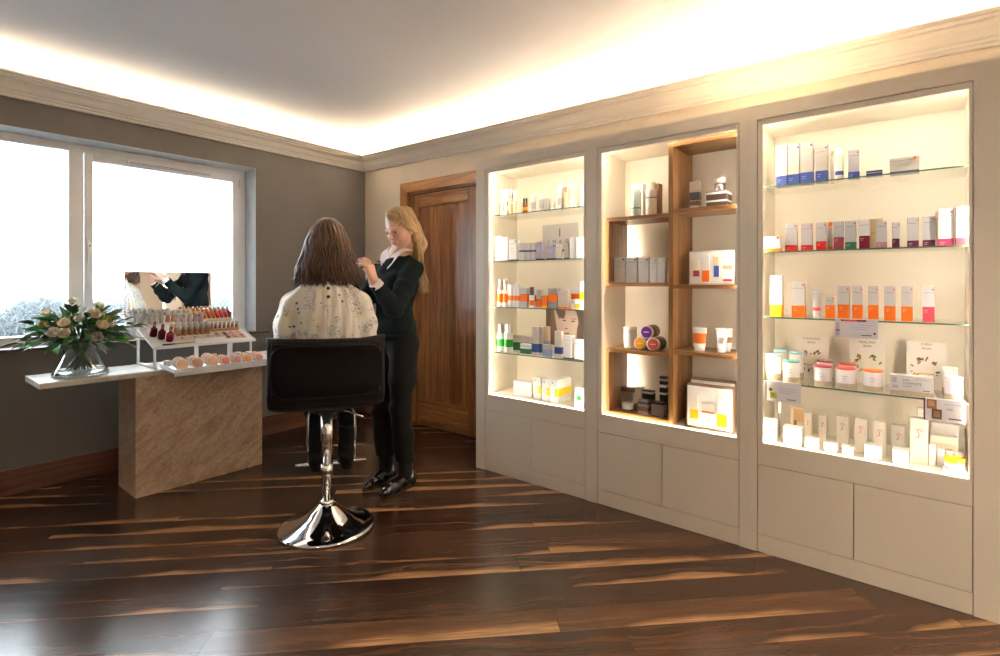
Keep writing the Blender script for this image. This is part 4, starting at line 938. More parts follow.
def rose(c, d, R, mt, seed):
    rr = random.Random(seed); m = MB(); d = Vector(d).normalized(); q = d.to_track_quat('Z', 'Y').to_matrix().to_4x4(); q.translation = c
    for layer, (n, r, h, op) in enumerate(((3, .30, 1.0, -.25), (4, .52, 1.0, -.15), (5, .76, .95, .0), (5, .95, .80, .25))):
        for k in range(n):
            a0 = 2*PI*k/n+layer*.7+rr.uniform(-.1, .1); wd = 2*PI/n*.72
            def fn(u, v, a0=a0, wd=wd, r=r, h=h, op=op):
                a = a0+(u-.5)*2*wd*(.35+.65*math.sin(PI*min(1, .15+v*.75))); rad = R*r*(.25+.75*math.sin(min(1., v*1.15)*PI/2))*(1+op*v*v*.8)-R*.10*abs(u-.5)*v; z = R*(h*1.7*v-.1)-R*op*.6*v*v*v-R*.3*(abs(u-.5)*2)**2*v
                return q @ Vector((rad*math.cos(a), rad*math.sin(a), z))
            m.grid(fn, 6, 6, mt)
    m.lathe([(R*.2, -R*.45), (R*.42, -R*.1), (R*.3, .1*R)], STEMM, 8, M=q)
    return m
def toward(px, py, dd=-.05):      # measured spot of a flower head on the room side of the bouquet
    p = on_y(px, py, VY+dd); return p-Vector((VX, VY, TZ+.03))
for i, (px, py, R, mt, dd) in enumerate([(55, 334, .026, PETALW, -.17), (65, 335, .026, PETAL, -.17), (65, 325, .025, PETAL, -.12), (79, 321, .022, PETALW, -.10), (94, 317, .030, PETAL, -.12), (98, 309, .026, PETALW, -.06), (101, 327, .027, PETAL, -.15), (96, 338, .026, PETALW, -.17), (106, 321, .022, PETALG, -.09), (45, 326, .020, PETALG, -.12), (48, 315, .024, PETALW, .0), (72, 303, .022, PETALW, .06), (110, 325, .020, PETALW, -.06)]):
    c = toward(px, py, dd); d = (c-Vector((0, 0, .10))).normalized()+Vector((-.1, -.5, .3))
    rose(c, d, R, mt, i).build('rose', bq, label='greenish rose' if mt is PETALG else ('ivory rose' if mt is PETALW else 'cream rose'))

# ------------------------------------------------------------------ tiered cosmetics stand
T1, T2, T3 = (1.112, 1.700, 3.255, 3.495), (1.075, 1.675, 3.47, 3.735), (1.035, 1.66, 3.725, 3.985)
ST = thing('display_stand', 'white three-tier cosmetics stand on the stone table', 'display stand', (1.38, 3.62, TZ))
O = Vector((1.38, 3.62, TZ))
def tray(name, x0, x1, y0, y1, z0, z1, lip, skirt=.006):
    """tilted tray, z0 at the front, z1 at the back"""
    ang = math.atan2(z1-z0, y1-y0); L = math.hypot(z1-z0, y1-y0); M = Matrix.Translation(Vector((x0, y0, z0))-O) @ Matrix.Rotation(ang, 4, 'X'); m = MB(); w = x1-x0
    for lo, hi in [((0, 0, -.006), (w, L, 0)), ((0, -.004, -skirt), (w, .006, 0)), ((0, 0, 0), (w, .006, lip)), ((0, L-.005, 0), (w, L, lip)), ((0, .006, 0), (.005, L-.005, lip)), ((w-.005, .006, 0), (w, L-.005, lip))]:
        m.box(lo, hi, WHITE, M=M)
    m.build(name, ST)
    return lambda x, y, h=0.: (O+M @ Vector((x-x0, (y-y0), h)))
t1 = tray('lower_tray', *T1, .722, .735, .018, .022); t2 = tray('middle_tray', *T2, .845, .935, .007); t3 = tray('upper_tray', *T3, .955, 1.03, .006)
lg = MB()
def leg(m, pts, r=.007): m.tube([Vector(p)-O for p in pts], r, WHITE, 8)
for x in (1.09, 1.655):
    m = MB(); m.tube([Vector(p)-O for p in [(x, 3.47, TZ+.008), (x, 3.70, TZ+.008), (x, 3.795, TZ+.008)]], .008, WHITE, 8); m.build('foot', ST)
    m = MB(); leg(m, [(x, 3.50, TZ+.016), (x, 3.50, .849)]); m.build('leg', ST)
    m = MB(); leg(m, [(x, 3.79, TZ+.016), (x, 3.79, .966)], .008); leg(m, [(x, 3.795, .94), (x, 3.69, .912)], .006); m.build('leg', ST)
for x in (1.30, 1.50):
    m = MB(); m.box(Vector((x, 3.475, TZ+.001))-O, Vector((x+.02, 3.495, .845))-O, WHITE, .002); m.build('leg', ST)
m = MB(); m.box(Vector((1.15, 3.452, TZ+.0))-O, Vector((1.66, 3.50, TZ+.004))-O, WHITE); m.build('base_plate', ST)
# mirror standing on the upper tier
MIR = mat('mirror_silver', (.92, .93, .93), .01, 1.)
mr = MB(); mw = (1.055, 1.575); mz0 = t3(1.3, 3.93).z+.001
mr.box((mw[0], 3.925, mz0), (mw[1], 3.931, 1.305), mat('mirror_back', (.25, .26, .27), .5, noise=.05))
mo = mr.build('mirror', label='rectangular frameless mirror standing on the upper tier of the cosmetics stand', category='mirror')
MB().box((mw[0]+.002, 3.924, mz0+.002), (mw[1]-.002, 3.9249, 1.303), MIR).build('mirror_face', mo)

# compacts leaning in rows
CASE = mat('compact_case', (.80, .72, .68), .25, noise=.03)
PW = [mat('powder_%s' % n, c, .75, noise=.06, nscale=80) for n, c in (('beige', (.66, .40, .26)), ('tan', (.58, .32, .19)), ('sand', (.72, .46, .31)), ('peach', (.72, .34, .24)), ('coral', (.66, .22, .17)), ('pink', (.66, .28, .27)), ('amber', (.72, .33, .12)), ('rose', (.5, .16, .15)), ('plum', (.16, .06, .07)))]
def compact_mesh(R, pm):
    m = MB(); m.lathe([(R*.97, 0), (R, .002), (R, .008), (R*.95, .010), (R*.86, .010), (R*.85, .0085), (.0005, .0085)], CASE, 28, cap=False); m.lathe([(R*.97, 0), (.0005, 0)], CASE, 28, cap=False); return m
protoC = {}
def compact(pos, R, pi, tilt, label, group):
    key = (R, pi)
    if key not in protoC:
        o = compact_mesh(R, None).build('powder_compact'); MB().lathe([(R*.84, .0088), (R*.82, .0098), (.0005, .0100)], PW[pi], 28, cap=False).build('powder', o); protoC[key] = o
    else: o = copy_tree(protoC[key])
    o.rotation_euler = (tilt, 0, 0); o.location = pos; o['label'] = label; o['category'] = 'compact'; o['group'] = group
    return o
RN = ['front', 'second', 'third', 'rearmost']
cols = [(1.165, .036, 3, 2), (1.245, .036, 3, 0), (1.33, .036, 4, 2), (1.405, .029, 3, 4), (1.475, .029, 3, 5), (1.54, .029, 3, 6), (1.61, .029, 3, 3)]
CN = ['large beige compact', 'large tan compact', 'large sand compact', 'coral blusher compact', 'pink blusher compact', 'amber blusher compact', 'peach blusher compact']
for ci, (x, R, n, pi) in enumerate(cols):
    for k in range(n):
        y = 3.285+.036*k; tilt = 1.05; rb = R*math.sin(tilt)
        p = t1(x+.0*k, y, .0); compact(Vector((x+.004*k, p.y+R*math.cos(tilt), p.z+rb+.0012)), R, (pi if k % 2 == 0 or pi > 2 else 1), tilt,
            '%s, %s in %s of the lower tray' % (CN[ci], RN[k] if k < n-1 else 'rearmost', ['the leftmost row', 'the second row', 'the middle wide row', 'the first blusher row', 'the second blusher row', 'the third blusher row', 'the rightmost blusher row'][ci]), 'powder compacts on the lower tray')
for i, x in enumerate((1.14, 1.20, 1.255, 1.32, 1.40, 1.45, 1.55, 1.62)):
    p = t1(x, 3.455, 0); h = (.034, .026, .030, .024, .036, .028, .034, .030)[i]
    nm = MB().lathe([(.017, 0), (.018, .002), (.018, h), (.015, h+.002)], mat('clear_pot', (.72, .68, .64), .15, trans=.35, noise=.03), 18)
    o = nm.build('cosmetic_pot', loc=(x, p.y, p.z+.0018), label='small translucent pot at the back of the lower tray, %s' % ORD[i], category='pot', group='pots at the back of the lower tray')
    if i in (2, 4, 6, 7): MB().lathe([(.0185, 0), (.0185, .007), (.017, .008)], [PW[3], PW[6], WHITE, WHITE][(2, 4, 6, 7).index(i)], 18).build('lid', o, loc=(0, 0, h+.0025))
# middle tray
A2 = math.atan2(.09, .265)
def put(o, x, y, f, extra=0.): p = f(x, y, .0012+extra); o.location = p; o.rotation_euler = (A2, 0, 0); return o
NAIL = mat('nail_red', (.16, .004, .018), .12, noise=.05); CAPD = mat('rose_gold_cap', (.50, .28, .20), .25, .9, noise=.03)
for i, (x, y) in enumerate(((1.185, 3.56), (1.155, 3.605), (1.125, 3.65))):
    o = MB().lathe([(.019, 0), (.0205, .003), (.0205, .045), (.014, .055), (.009, .058)], NAIL, 20).build('lotion_bottle', label='dark red bottle with rose gold cap, %s of three on the middle tray' % ['front', 'middle', 'rear'][i], category='bottle', group='dark red bottles on the middle tray')
    MB().lathe([(.0085, 0), (.0085, .034), (.007, .036)], CAPD, 14).build('cap', o, loc=(0, 0, .0585), label='rose gold cap')
    put(o, x, y, t2)
BASEW = mat('cream_riser', (.74, .62, .48), .4, noise=.04)
rs = MB(); rs.box((-.115, -.035, 0), (.115, .035, .022), BASEW, .003)
for k in range(3): rs.box((-.08+.075*k, -.036, .008), (-.068+.075*k, -.0345, .016), C('kraft'))
put(rs.build('riser_block', label='cream riser block carrying two rows of foundation bottles', category='riser'), 1.33, 3.60, t2)
FB = mat('foundation_amber', (.40, .20, .09), .2, noise=.12, nscale=60); FBP = mat('foundation_rose', (.50, .24, .17), .2, noise=.1, nscale=60); CLR = mat('clear_cap', (.80, .77, .76), .12, trans=.3, noise=.02)
FL = mat('foundation_lilac', (.55, .48, .50), .2, noise=.1, nscale=60)
def fbottle(r, h, m, cap, ch, name='foundation_bottle'):
    o = MB().lathe([(r*.95, 0), (r, .002), (r, h), (r*.8, h+.002)], m, 18).build(name); MB().lathe([(r*.86, 0), (r*.86, ch), (r*.7, ch+.002)], cap, 18).build('cap', o, loc=(0, 0, h+.0025)); return o
def finish(o, lab, cat, grp): o['label'] = lab; o['category'] = cat; o['group'] = grp; return o
pA = fbottle(.0145, .038, FB, CLR, .026); first = True
for i in range(6):
    o = pA if first else copy_tree(pA); first = False
    put(finish(o, 'amber foundation bottle with clear cap, %s on the cream riser front row' % ORD[i], 'bottle', 'foundation bottles on the cream riser'), 1.24+.034*i, 3.585, t2, .0225)
for i in range(6):
    put(finish(copy_tree(pA), 'amber foundation bottle with clear cap, %s on the cream riser back row' % ORD[i], 'bottle', 'foundation bottles on the cream riser'), 1.24+.034*i, 3.618, t2, .0225)
bx = MB(); bx.box((-.105, -.02, 0), (.105, .02, .075), BASEW, .003); put(bx.build('riser_block', label='taller cream riser block behind the foundation bottles', category='riser'), 1.325, 3.665, t2)
pB = fbottle(.0145, .034, FL, CLR, .022); first = True
for i in range(5):
    o = pB if first else copy_tree(pB); first = False
    put(finish(o, 'pale lilac foundation bottle with clear cap, %s on the taller riser' % ORD[i], 'bottle', 'pale bottles on the taller riser'), 1.255+.034*i, 3.665, t2, .0755)
# testers and palettes at the right of the middle tray
br = MB(); br.box((-.095, -.012, 0), (.095, .012, .020), mat('tan_riser', (.55, .33, .17), .45, noise=.06)); put(br.build('riser_block', label='low tan riser carrying glass testers on the middle tray', category='riser'), 1.545, 3.665, t2)
pT = fbottle(.009, .022, mat('tester_brown', (.38, .19, .10), .2, noise=.1), CLR, .016, 'tester_bottle'); first = True
for i in range(7):
    o = pT if first else copy_tree(pT); first = False
    put(finish(o, 'small brown tester bottle with clear cap, %s on the tan riser' % ORD[i], 'bottle', 'tester bottles on the tan riser'), 1.463+.027*i, 3.665, t2, .0205)
for ci in range(4):
    pal = MB(); pal.box((-.020, -.045, 0), (.020, .055, .006), CASE, .002); po = pal.build('eyeshadow_palette')
    for k in range(4): MB().lathe([(.0145, 0), (.0135, .0012), (.0005, .0014)], PW[[(7, 2, 5, 7), (8, 7, 8, 8), (4, 5, 3, 4), (4, 7, 2, 5)][ci][k]], 20, cap=False).build('eyeshadow_pan', po, loc=(0, -.032+.025*k, .0062))
    put(finish(po, 'four-pan %s eyeshadow palette, %s on the middle tray' % (['rose', 'dark plum', 'coral', 'mixed red'][ci], ORD[ci]), 'palette', 'eyeshadow palettes on the middle tray'), 1.478+.046*ci, 3.568, t2)
mb = MB(); mb.tube([(0, 0, 0), (.05, 0, 0), (.07, 0, 0)], [.0045, .0048, .004], mat('brush_black', (.02, .018, .018), .3, noise=.1), 10); mb.tube([(.0705, 0, 0), (.14, 0, 0), (.20, 0, 0)], [.004, .0042, .002], mat('pencil_amber', (.60, .30, .07), .3, noise=.1), 10)
o = mb.build('makeup_brush', label='black and amber makeup brush lying at the front of the middle tray', category='brush'); o.location = t2(1.13, 3.50, .0062); o.rotation_euler = (0, 0, .06)
cc = MB(); cc.poly([(-.09, -.02, 0), (.09, -.02, 0), (.09, .0, .022), (-.09, .0, .022)], WHITE, (0, .0012, 0)); cc.poly([(.09, .022, 0), (-.09, .022, 0), (-.09, .0, .022), (.09, .0, .022)], WHITE, (0, -.0012, 0))
put(cc.build('tent_card', label='blank white tent card at the front centre of the middle tray', category='card'), 1.40, 3.515, t2, .0008)
# upper tray: clear tubes at left, lipstick fan at right
A3 = math.atan2(.075, .26)
def put3(o, x, y, extra=0., lean=0.): o.location = t3(x, y, .0015+extra); o.rotation_euler = (A3, lean, 0); return o
pU = fbottle(.011, .040, mat('grey_tube', (.56, .54, .56), .2, noise=.1), CLR, .028, 'serum_tube'); first = True
for r_ in range(2):
    for i in range(6):
        o = pU if first else copy_tree(pU); first = False
        put3(finish(o, 'pale grey tube, %s in the %s row of the upper tray' % (ORD[i], ['front', 'back'][r_]), 'tube', 'grey tubes at the left of the upper tray'), 1.065+.030*i+.008*r_, 3.79+.055*r_)
pV = fbottle(.013, .046, FBP, CLR, .028); first = True
for i in range(4):
    o = pV if first else copy_tree(pV); first = False
    put3(finish(o, 'rosy foundation bottle with clear cap, %s of four on the upper tray' % ORD[i], 'bottle', 'rosy bottles in the middle of the upper tray'), 1.255+.032*i, 3.80)
bl = MB(); bl.poly([(-.135, -.045, 0), (-.135, .045, 0), (-.135, .045, .062), (-.135, -.045, .012)], BASEW, (.25, 0, 0)); put3(bl.build('lipstick_holder', label='sloping cream holder carrying the fan of lipsticks on the upper tray', category='holder'), 1.525, 3.80)
LIP = [('yellow', (.85, .40, .03)), ('orange', (.85, .26, .04)), ('peach', (.80, .24, .10)), ('coral', (.75, .14, .07)), ('tan', (.62, .22, .10)), ('red', (.60, .04, .06)), ('rose', (.62, .08, .12)), ('scarlet', (.66, .05, .08)), ('plum', (.25, .04, .10))]
for i, (n_, c_) in enumerate(LIP):
    lm = mat('lip_'+n_, c_, .22, noise=.05); m = MB(); m.tube([(0, -.042, 0), (0, .012, 0)], .0105, lm, 12); o = m.build('lip_gloss'); m = MB(); m.tube([(0, .0125, 0), (0, .045, 0)], .0088, CAPD, 12); m.build('cap', o, label='rose gold cap')
    finish(o, '%s lip gloss, %s in the fan on the upper tray' % (n_, ORD[i]), 'lip gloss', 'lip glosses fanned on the upper tray'); o.location = t3(1.412+.0275*i, 3.80, .0505); o.rotation_euler = (A3+.52, 0, 0)
m = MB(); m.tube([(0, 0, 0), (0, .02, .05)], .0085, mat('lip_magenta', (.40, .02, .16), .25, noise=.05), 12); o = m.build('lip_gloss', label='magenta lip gloss standing alone right of the lip gloss fan', category='lip gloss', rot=(.1, .15, 0)); o.location = t3(1.642-.005, 3.77, .009)

# ------------------------------------------------------------------ outside: pale winter garden far below the window
GRD = mat('haze_grey_field', (.10, .11, .115), .95, noise=.15, nscale=.3)  # distance haze is put into this blue-grey field colour
gm = MB(); gm.grid(lambda u, v: (-90+220*u, 8+150*v, -6.+2.8*v+.8*math.sin(u*14)*v), 24, 12, GRD); gm.build('field', normals=False, kind='stuff', label='pale misty field far below the window', category='field')
TWIG = mat('haze_grey_bark', (.085, .095, .10), .9, noise=.15, nscale=8)  # haze over trees and hedges is put into this blue-grey
def tree(x, y, z0, hgt, seed, label, spread=1.):
    rr = random.Random(seed); m = MB()
    def br(p, d, L, r, lv):
        q = p+d*L; mid = (p+q)/2+Vector((rr.uniform(-1, 1), rr.uniform(-1, 1), rr.uniform(-.3, .6)))*L*.07
        m.tube([p, mid, q], [r, r*.8, r*.6], TWIG, 4 if lv < 3 else 3, cap=False)
        if lv == 0 or L < .12: return
        n = 3 if lv > 1 else 4
        for k in range(n+(1 if lv > 3 else 0)):
            a = rr.uniform(0, 2*PI); sp = rr.uniform(.35, .85)*spread; pd = d.orthogonal(); pd = pd*math.cos(a)+d.cross(pd)*math.sin(a)
            nd = (d+pd*sp+Vector((0, 0, .12))).normalized(); s_ = p.lerp(q, rr.uniform(.45, 1.)); br(s_, nd, L*rr.uniform(.62, .82), r*.66, lv-1)
    t = thing('bare_tree', label, 'tree', (x, y, z0), group='haze-grey bare trees outside the window')
    br(Vector((0, 0, 0)), Vector((rr.uniform(-.08, .08), 0, 1)).normalized(), hgt*.30, hgt*.020, 6)
    m.build('branches', t, normals=False)
def gz(px, Y): p = on_y(px, 300, Y); return p.x
for i, (px, Y, top, nm) in enumerate([(-28, 13, 232, 'tall bare tree at the left edge of the window view'), (12, 24, 262, 'bare tree right of the tallest one outside the left pane'), (36, 33, 280, 'bare tree outside the middle of the left pane'), (60, 42, 283, 'bare tree just left of the window mullion'), (100, 51, 281, 'bare tree just right of the window mullion'), (128, 60, 283, 'bare tree behind the left edge of the mirror'), (214, 42, 284, 'bare tree outside right of the mirror'), (240, 51, 285, 'bare tree at the far right of the window view')]):
    x = gz(px, Y); d = Vector((x, Y)).dot(F2); zt = H-(top-283)/515*d; z0 = -5.5+Y*.02; tree(x, Y, z0, (zt-z0)*1.0, 40+i, nm)
def hedge(px0, px1, Y, top, label, seed):
    rr = random.Random(seed); m = MB(); x0 = gz(px0, Y); x1 = gz(px1, Y); d = Vector(((x0+x1)/2, Y)).dot(F2); zt = H-(top-283)/515*d
    for k in range(6500):
        x = rr.uniform(x0, x1); h = zt+5-rr.uniform(0, 1)**2*5-.5*math.sin(x*1.7+seed)**2-.3*rr.random(); y = Y+rr.uniform(-1.2, 1.2); p = Vector((x, y, h-5)); d_ = Vector((rr.uniform(-1, 1), rr.uniform(-1, 1), rr.uniform(-.2, 1.2))).normalized()
        m.tube([p-d_*.22, p+d_*.22], [.010, .004], TWIG, 3, cap=False)
    m.build('hedge', normals=False, kind='stuff', label=label, category='hedge')
hedge(-60, 62, 18.5, 296, 'frosted hedge outside below the left window pane', 1); hedge(98, 300, 18.5, 292, 'frosted hedge outside below the right window pane', 2)
# ------------------------------------------------------------------ bar stool
STP = Vector((1.474, 2.308, 0)); STR = math.radians(-31.8)
sto = thing('bar_stool', 'dark leather gas-lift bar stool with low back on a round chrome base', 'stool', STP, STR)
bprof = [(.0005, .004), (.225, .004), (.232, .008), (.232, .013), (.222, .019), (.19, .028), (.14, .046), (.10, .070), (.072, .094), (.052, .112), (.040, .120), (.034, .122)]
MB().lathe(bprof, CHROME, 64, cap=False).build('base', sto)
MB().lathe([(.034, .118), (.036, .124), (.036, .134), (.030, .140), (.0275, .142)], CHROME, 32).build('collar', sto)
MB().lathe([(.0245, .142), (.0245, .262), (.0295, .266), (.0295, .322)], CHROME, 32).build('pole', sto)
MB().lathe([(.0295, .3225), (.0295, .600)], CHROME, 32).build('gas_lift', sto)
m = MB(); m.box((-.08, -.10, .598), (.08, .10, .612), mat('black_metal', (.02, .02, .02), .4, noise=.1), .003); m.lathe([(.04, .57), (.05, .598)], MATS['black_metal'], 24); m.build('seat_mount', sto)
m = MB(); m.tube([(.03, -.02, .592), (.10, -.06, .590), (.17, -.10, .565)], .005, CHROME, 10); m.build('lever', sto, label='thin chrome height lever')
m = MB()      # footrest: collar on the pole, two arms, T bar
for sx in (-1, 1): m.tube([(sx*.05, .07, .590), (sx*.09+.02, .20, .575), (sx*.122+.03, .275, .50), (sx*.126+.03, .292, .36), (sx*.122+.03, .291, .236)], .0085, CHROME, 10)
m.build('footrest_frame', sto)
m = MB(); m.tube([(-.160, .29, .226), (.215, .29, .226)], .0125, CHROME, 14); m.build('footrest_bar', sto)
# seat shell: swept L profile, dished across the width
def prof_pt(t):      # centre line (y forward, z): front edge of the seat -> back -> top of the backrest
    P = [(.21, .650), (.14, .662), (.02, .655), (-.08, .650), (-.155, .655), (-.200, .685), (-.222, .740), (-.228, .82), (-.236, .90), (-.252, .965)]
    k = t*(len(P)-1); i = min(int(k), len(P)-2); u = k-i
    p0, p1, p2, p3 = P[max(i-1, 0)], P[i], P[i+1], P[min(i+2, len(P)-1)]
    return [.5*((2*p1[j])+(-p0[j]+p2[j])*u+(2*p0[j]-5*p1[j]+4*p2[j]-p3[j])*u*u+(-p0[j]+3*p1[j]-3*p2[j]+p3[j])*u*u*u) for j in (0, 1)]
def shell(t0, t1, wfn, thk, off, m, mt, nu=44, nv=26, inset=0.):
    bmv = []
    for i in range(nu):
        t = t0+(t1-t0)*i/(nu-1); y, z = prof_pt(t); y2, z2 = prof_pt(min(t+.01, 1)); y1, z1 = prof_pt(max(t-.01, 0)); n = Vector((-(z2-z1), (y2-y1))).normalized()   # outward (underside/back)
        ring = []; W = wfn(t); ends = min(1, min(i, nu-1-i)/3.)
        T = thk*(.35+.65*math.sin(PI/2*ends)) if True else thk
        for j in range(nv):
            a = 2*PI*j/nv; c = math.copysign(abs(math.cos(a))**.28, math.cos(a)); s_ = math.copysign(abs(math.sin(a))**.55, math.sin(a))
            x = W*c; dish = .035*(abs(x)/.27)**2.2; yy = y+n.x*(s_*T/2+off); zz = z+n.y*(s_*T/2+off)
            f_ = min(1., max(0., (t-.35)/.3)); yy += dish*f_; zz += dish*.35*(1-f_)+f_*.006*(abs(x)/.25)**2*0
            if t > .93: zz += .018*(abs(x)/.25)**2*(t-.93)/.07
            ring.append(m.bm.verts.new((x, yy, zz)))
        bmv.append(ring)
    k = m.mi(mt)
    for i in range(nu-1):
        for j in range(nv):
            f = m.bm.faces.new((bmv[i][j], bmv[i][(j+1) % nv], bmv[i+1][(j+1) % nv], bmv[i+1][j])); f.smooth = True; f.material_index = k
    for q in (list(reversed(bmv[0])), bmv[-1]): f = m.bm.faces.new(q); f.material_index = k; f.smooth = True
wf = lambda t: .262+.012*math.sin(PI*min(1, t/.6))-.0*t
m = MB(); shell(0, .56, lambda t: .264, .062, 0, m, LEATHER); m.build('seat', sto)
m = MB(); shell(.50, 1, lambda t: .265-.012*(t-.5), .052, 0, m, LEATHER); bk = m.build('backrest', sto)
m = MB(); shell(.615, .975, lambda t: .244-.03*abs(t-.80), .02, .024, m, mat('rear_panel_leather', (.004, .003, .003), .5, spec=.25, noise=.15, nscale=90, bump=.12)); m.build('rear_panel', bk)
m = MB(); pts = []     # piping round the rear panel
for i in range(61):
    a = 2*PI*i/60; c = math.copysign(abs(math.cos(a))**.35, math.cos(a)); s_ = math.copysign(abs(math.sin(a))**.35, math.sin(a)); t = .795+.172*s_; x = (.245-.03*abs(t-.80))*c; y, z = prof_pt(t); y2, z2 = prof_pt(min(t+.01, 1)); y1, z1 = prof_pt(t-.01); n = Vector((-(z2-z1), (y2-y1))).normalized()
    pts.append((x, y+n.x*.033+.035*(abs(x)/.27)**2.2, z+n.y*.033+(.018*(abs(x)/.25)**2*max(0, t-.93)/.07)))
m.tube(pts, .0038, LEATHER, 8, cap=False); m.build('piping', bk)

# ------------------------------------------------------------------ figures: smooth distance fields turned into one surface
class SDF:
    def __init__(s, lo, hi, h):
        s.h = h; s.lo = np.array(lo, float); n = np.ceil((np.array(hi)-s.lo)/h).astype(int)+1
        s.ax = [s.lo[i]+h*np.arange(n[i]) for i in range(3)]; s.f = np.full(n, .06, np.float32)
    def sub(s, lo, hi, pad):
        ix = []
        for i in range(3):
            a = int(np.searchsorted(s.ax[i], lo[i]-pad)); b = int(np.searchsorted(s.ax[i], hi[i]+pad)); ix.append((max(0, a-1), min(len(s.ax[i]), b+1)))
        sl = tuple(slice(a, b) for a, b in ix); X, Y, Z = np.meshgrid(*[s.ax[i][sl[i]] for i in range(3)], indexing='ij', sparse=True); return sl, X, Y, Z
    def comb(s, sl, d, k, op):
        f = s.f[sl]
        if f.size == 0: return
        if op == 'sub': f_, d = f, -d; h = np.clip(.5-.5*(d-(-0)+(-f_))/k, 0, 1) if False else np.clip(.5-.5*(f_-d)/k, 0, 1); s.f[sl] = f_*(1-h)+d*h+k*h*(1-h); return
        h = np.clip(.5+.5*(f-d)/k, 0, 1); s.f[sl] = f*(1-h)+d*h-k*h*(1-h)
    def cap(s, a, b, r1, r2, k=.02, flat=None, op='add'):
        a = np.array(a, float); b = np.array(b, float); R = max(r1, r2)
        sl, X, Y, Z = s.sub(np.minimum(a, b)-R, np.maximum(a, b)+R, k+.05); ba = b-a; L = max(1e-9, ba @ ba)
        t = np.clip(((X-a[0])*ba[0]+(Y-a[1])*ba[1]+(Z-a[2])*ba[2])/L, 0, 1); d = np.sqrt((X-a[0]-t*ba[0])**2+(Y-a[1]-t*ba[1])**2+(Z-a[2]-t*ba[2])**2)-(r1+(r2-r1)*t)
        s.comb(sl, d, k, op); return s
    def ell(s, c, r, k=.02, rot=None, op='add'):
        c = np.array(c, float); r = np.array(r, float); R = r.max(); sl, X, Y, Z = s.sub(c-R, c+R, k+.05); x, y, z = X-c[0], Y-c[1], Z-c[2]
        if rot is not None:
            M = np.array(Euler(rot).to_matrix()).T; x, y, z = M[0, 0]*x+M[0, 1]*y+M[0, 2]*z, M[1, 0]*x+M[1, 1]*y+M[1, 2]*z, M[2, 0]*x+M[2, 1]*y+M[2, 2]*z
        k0 = np.sqrt((x/r[0])**2+(y/r[1])**2+(z/r[2])**2); k1 = np.sqrt((x/r[0]**2)**2+(y/r[1]**2)**2+(z/r[2]**2)**2)+1e-9
        s.comb(sl, k0*(k0-1)/k1, k, op); return s
    def chain(s, pts, rs, k=.02):
        for i in range(len(pts)-1): s.cap(pts[i], pts[i+1], rs[i], rs[i+1], k)
        return s
    def cut(s, p, n, k=.004):       # keep the side the normal points away from
        n = np.array(n, float); n /= np.linalg.norm(n); X, Y, Z = np.meshgrid(*s.ax, indexing='ij', sparse=True); d = (X-p[0])*n[0]+(Y-p[1])*n[1]+(Z-p[2])*n[2]
        h = np.clip(.5-.5*(s.f-d)/k, 0, 1); s.f = (s.f*(1-h)+d*h+k*h*(1-h)).astype(np.float32); return s
    def ripple(s, fn):
        X, Y, Z = np.meshgrid(*s.ax, indexing='ij', sparse=True); s.f = (s.f+fn(X, Y, Z)).astype(np.float32); return s
    def mesh(s, name, mats, parent=None, matfn=None, loc=None, rz=None, smooth_it=2):
        f = s.f; f[0], f[-1] = .05, .05; f[:, 0], f[:, -1] = .05, .05; f[:, :, 0], f[:, :, -1] = .05, .05
        neg = f < 0; n = np.array(f.shape)-1; c8 = [(i, j, k) for i in (0, 1) for j in (0, 1) for k in (0, 1)]
        def sh(A, o): return A[o[0]:o[0]+n[0], o[1]:o[1]+n[1], o[2]:o[2]+n[2]]
        cnt = sum(sh(neg, o).astype(np.int8) for o in c8); act = (cnt > 0) & (cnt < 8); idx = np.full(n, -1, np.int64); I = np.argwhere(act); idx[act] = np.arange(len(I))
        V = np.zeros((len(I), 3)); W = np.zeros(len(I)); vals = {o: f[I[:, 0]+o[0], I[:, 1]+o[1], I[:, 2]+o[2]].astype(float) for o in c8}
        for a in c8:
            for axn in range(3):
                if a[axn]: continue
                b = list(a); b[axn] = 1; b = tuple(b); fa, fb = vals[a], vals[b]; m_ = (fa < 0) != (fb < 0); t = np.where(m_, fa/np.where(m_, fa-fb, 1), 0)
                P = np.array(a, float)+np.outer(t, np.array(b)-np.array(a)); V += P*m_[:, None]; W += m_
        V = (V/W[:, None]+I)*s.h+s.lo; F = []
        for axn in range(3):
            o1 = [0, 0, 0]; o1[axn] = 1; u, v = [(1, 2), (2, 0), (0, 1)][axn]; A = neg[:n[0], :n[1], :n[2]]; B = neg[o1[0]:n[0]+o1[0], o1[1]:n[1]+o1[1], o1[2]:n[2]+o1[2]]
            E = np.argwhere(A != B); E = E[(E[:, u] > 0) & (E[:, v] > 0)]; du = np.zeros(3, int); du[u] = 1; dv = np.zeros(3, int); dv[v] = 1
            q = [idx[tuple((E-x).T)] for x in (du*0, du, du+dv, dv)]; Q = np.stack(q, 1); fl = A[tuple(E.T)]; Q[~fl] = Q[~fl][:, ::-1]; F.append(Q)
        F = np.concatenate(F); F = F[(F >= 0).all(1)]
        for _ in range(smooth_it):          # light relaxation takes the steps out
            S = np.zeros_like(V); N = np.zeros(len(V))
            for i in range(4):
                a, b = F[:, i], F[:, (i+1) % 4]; np.add.at(S, a, V[b]); np.add.at(N, a, 1); np.add.at(S, b, V[a]); np.add.at(N, b, 1)
            V = V*.5+.5*S/np.maximum(N, 1)[:, None]
        me = bpy.data.meshes.new(name); me.vertices.add(len(V)); me.vertices.foreach_set('co', V.astype(np.float32).ravel()); me.loops.add(len(F)*4); me.loops.foreach_set('vertex_index', F.astype(np.int32).ravel())
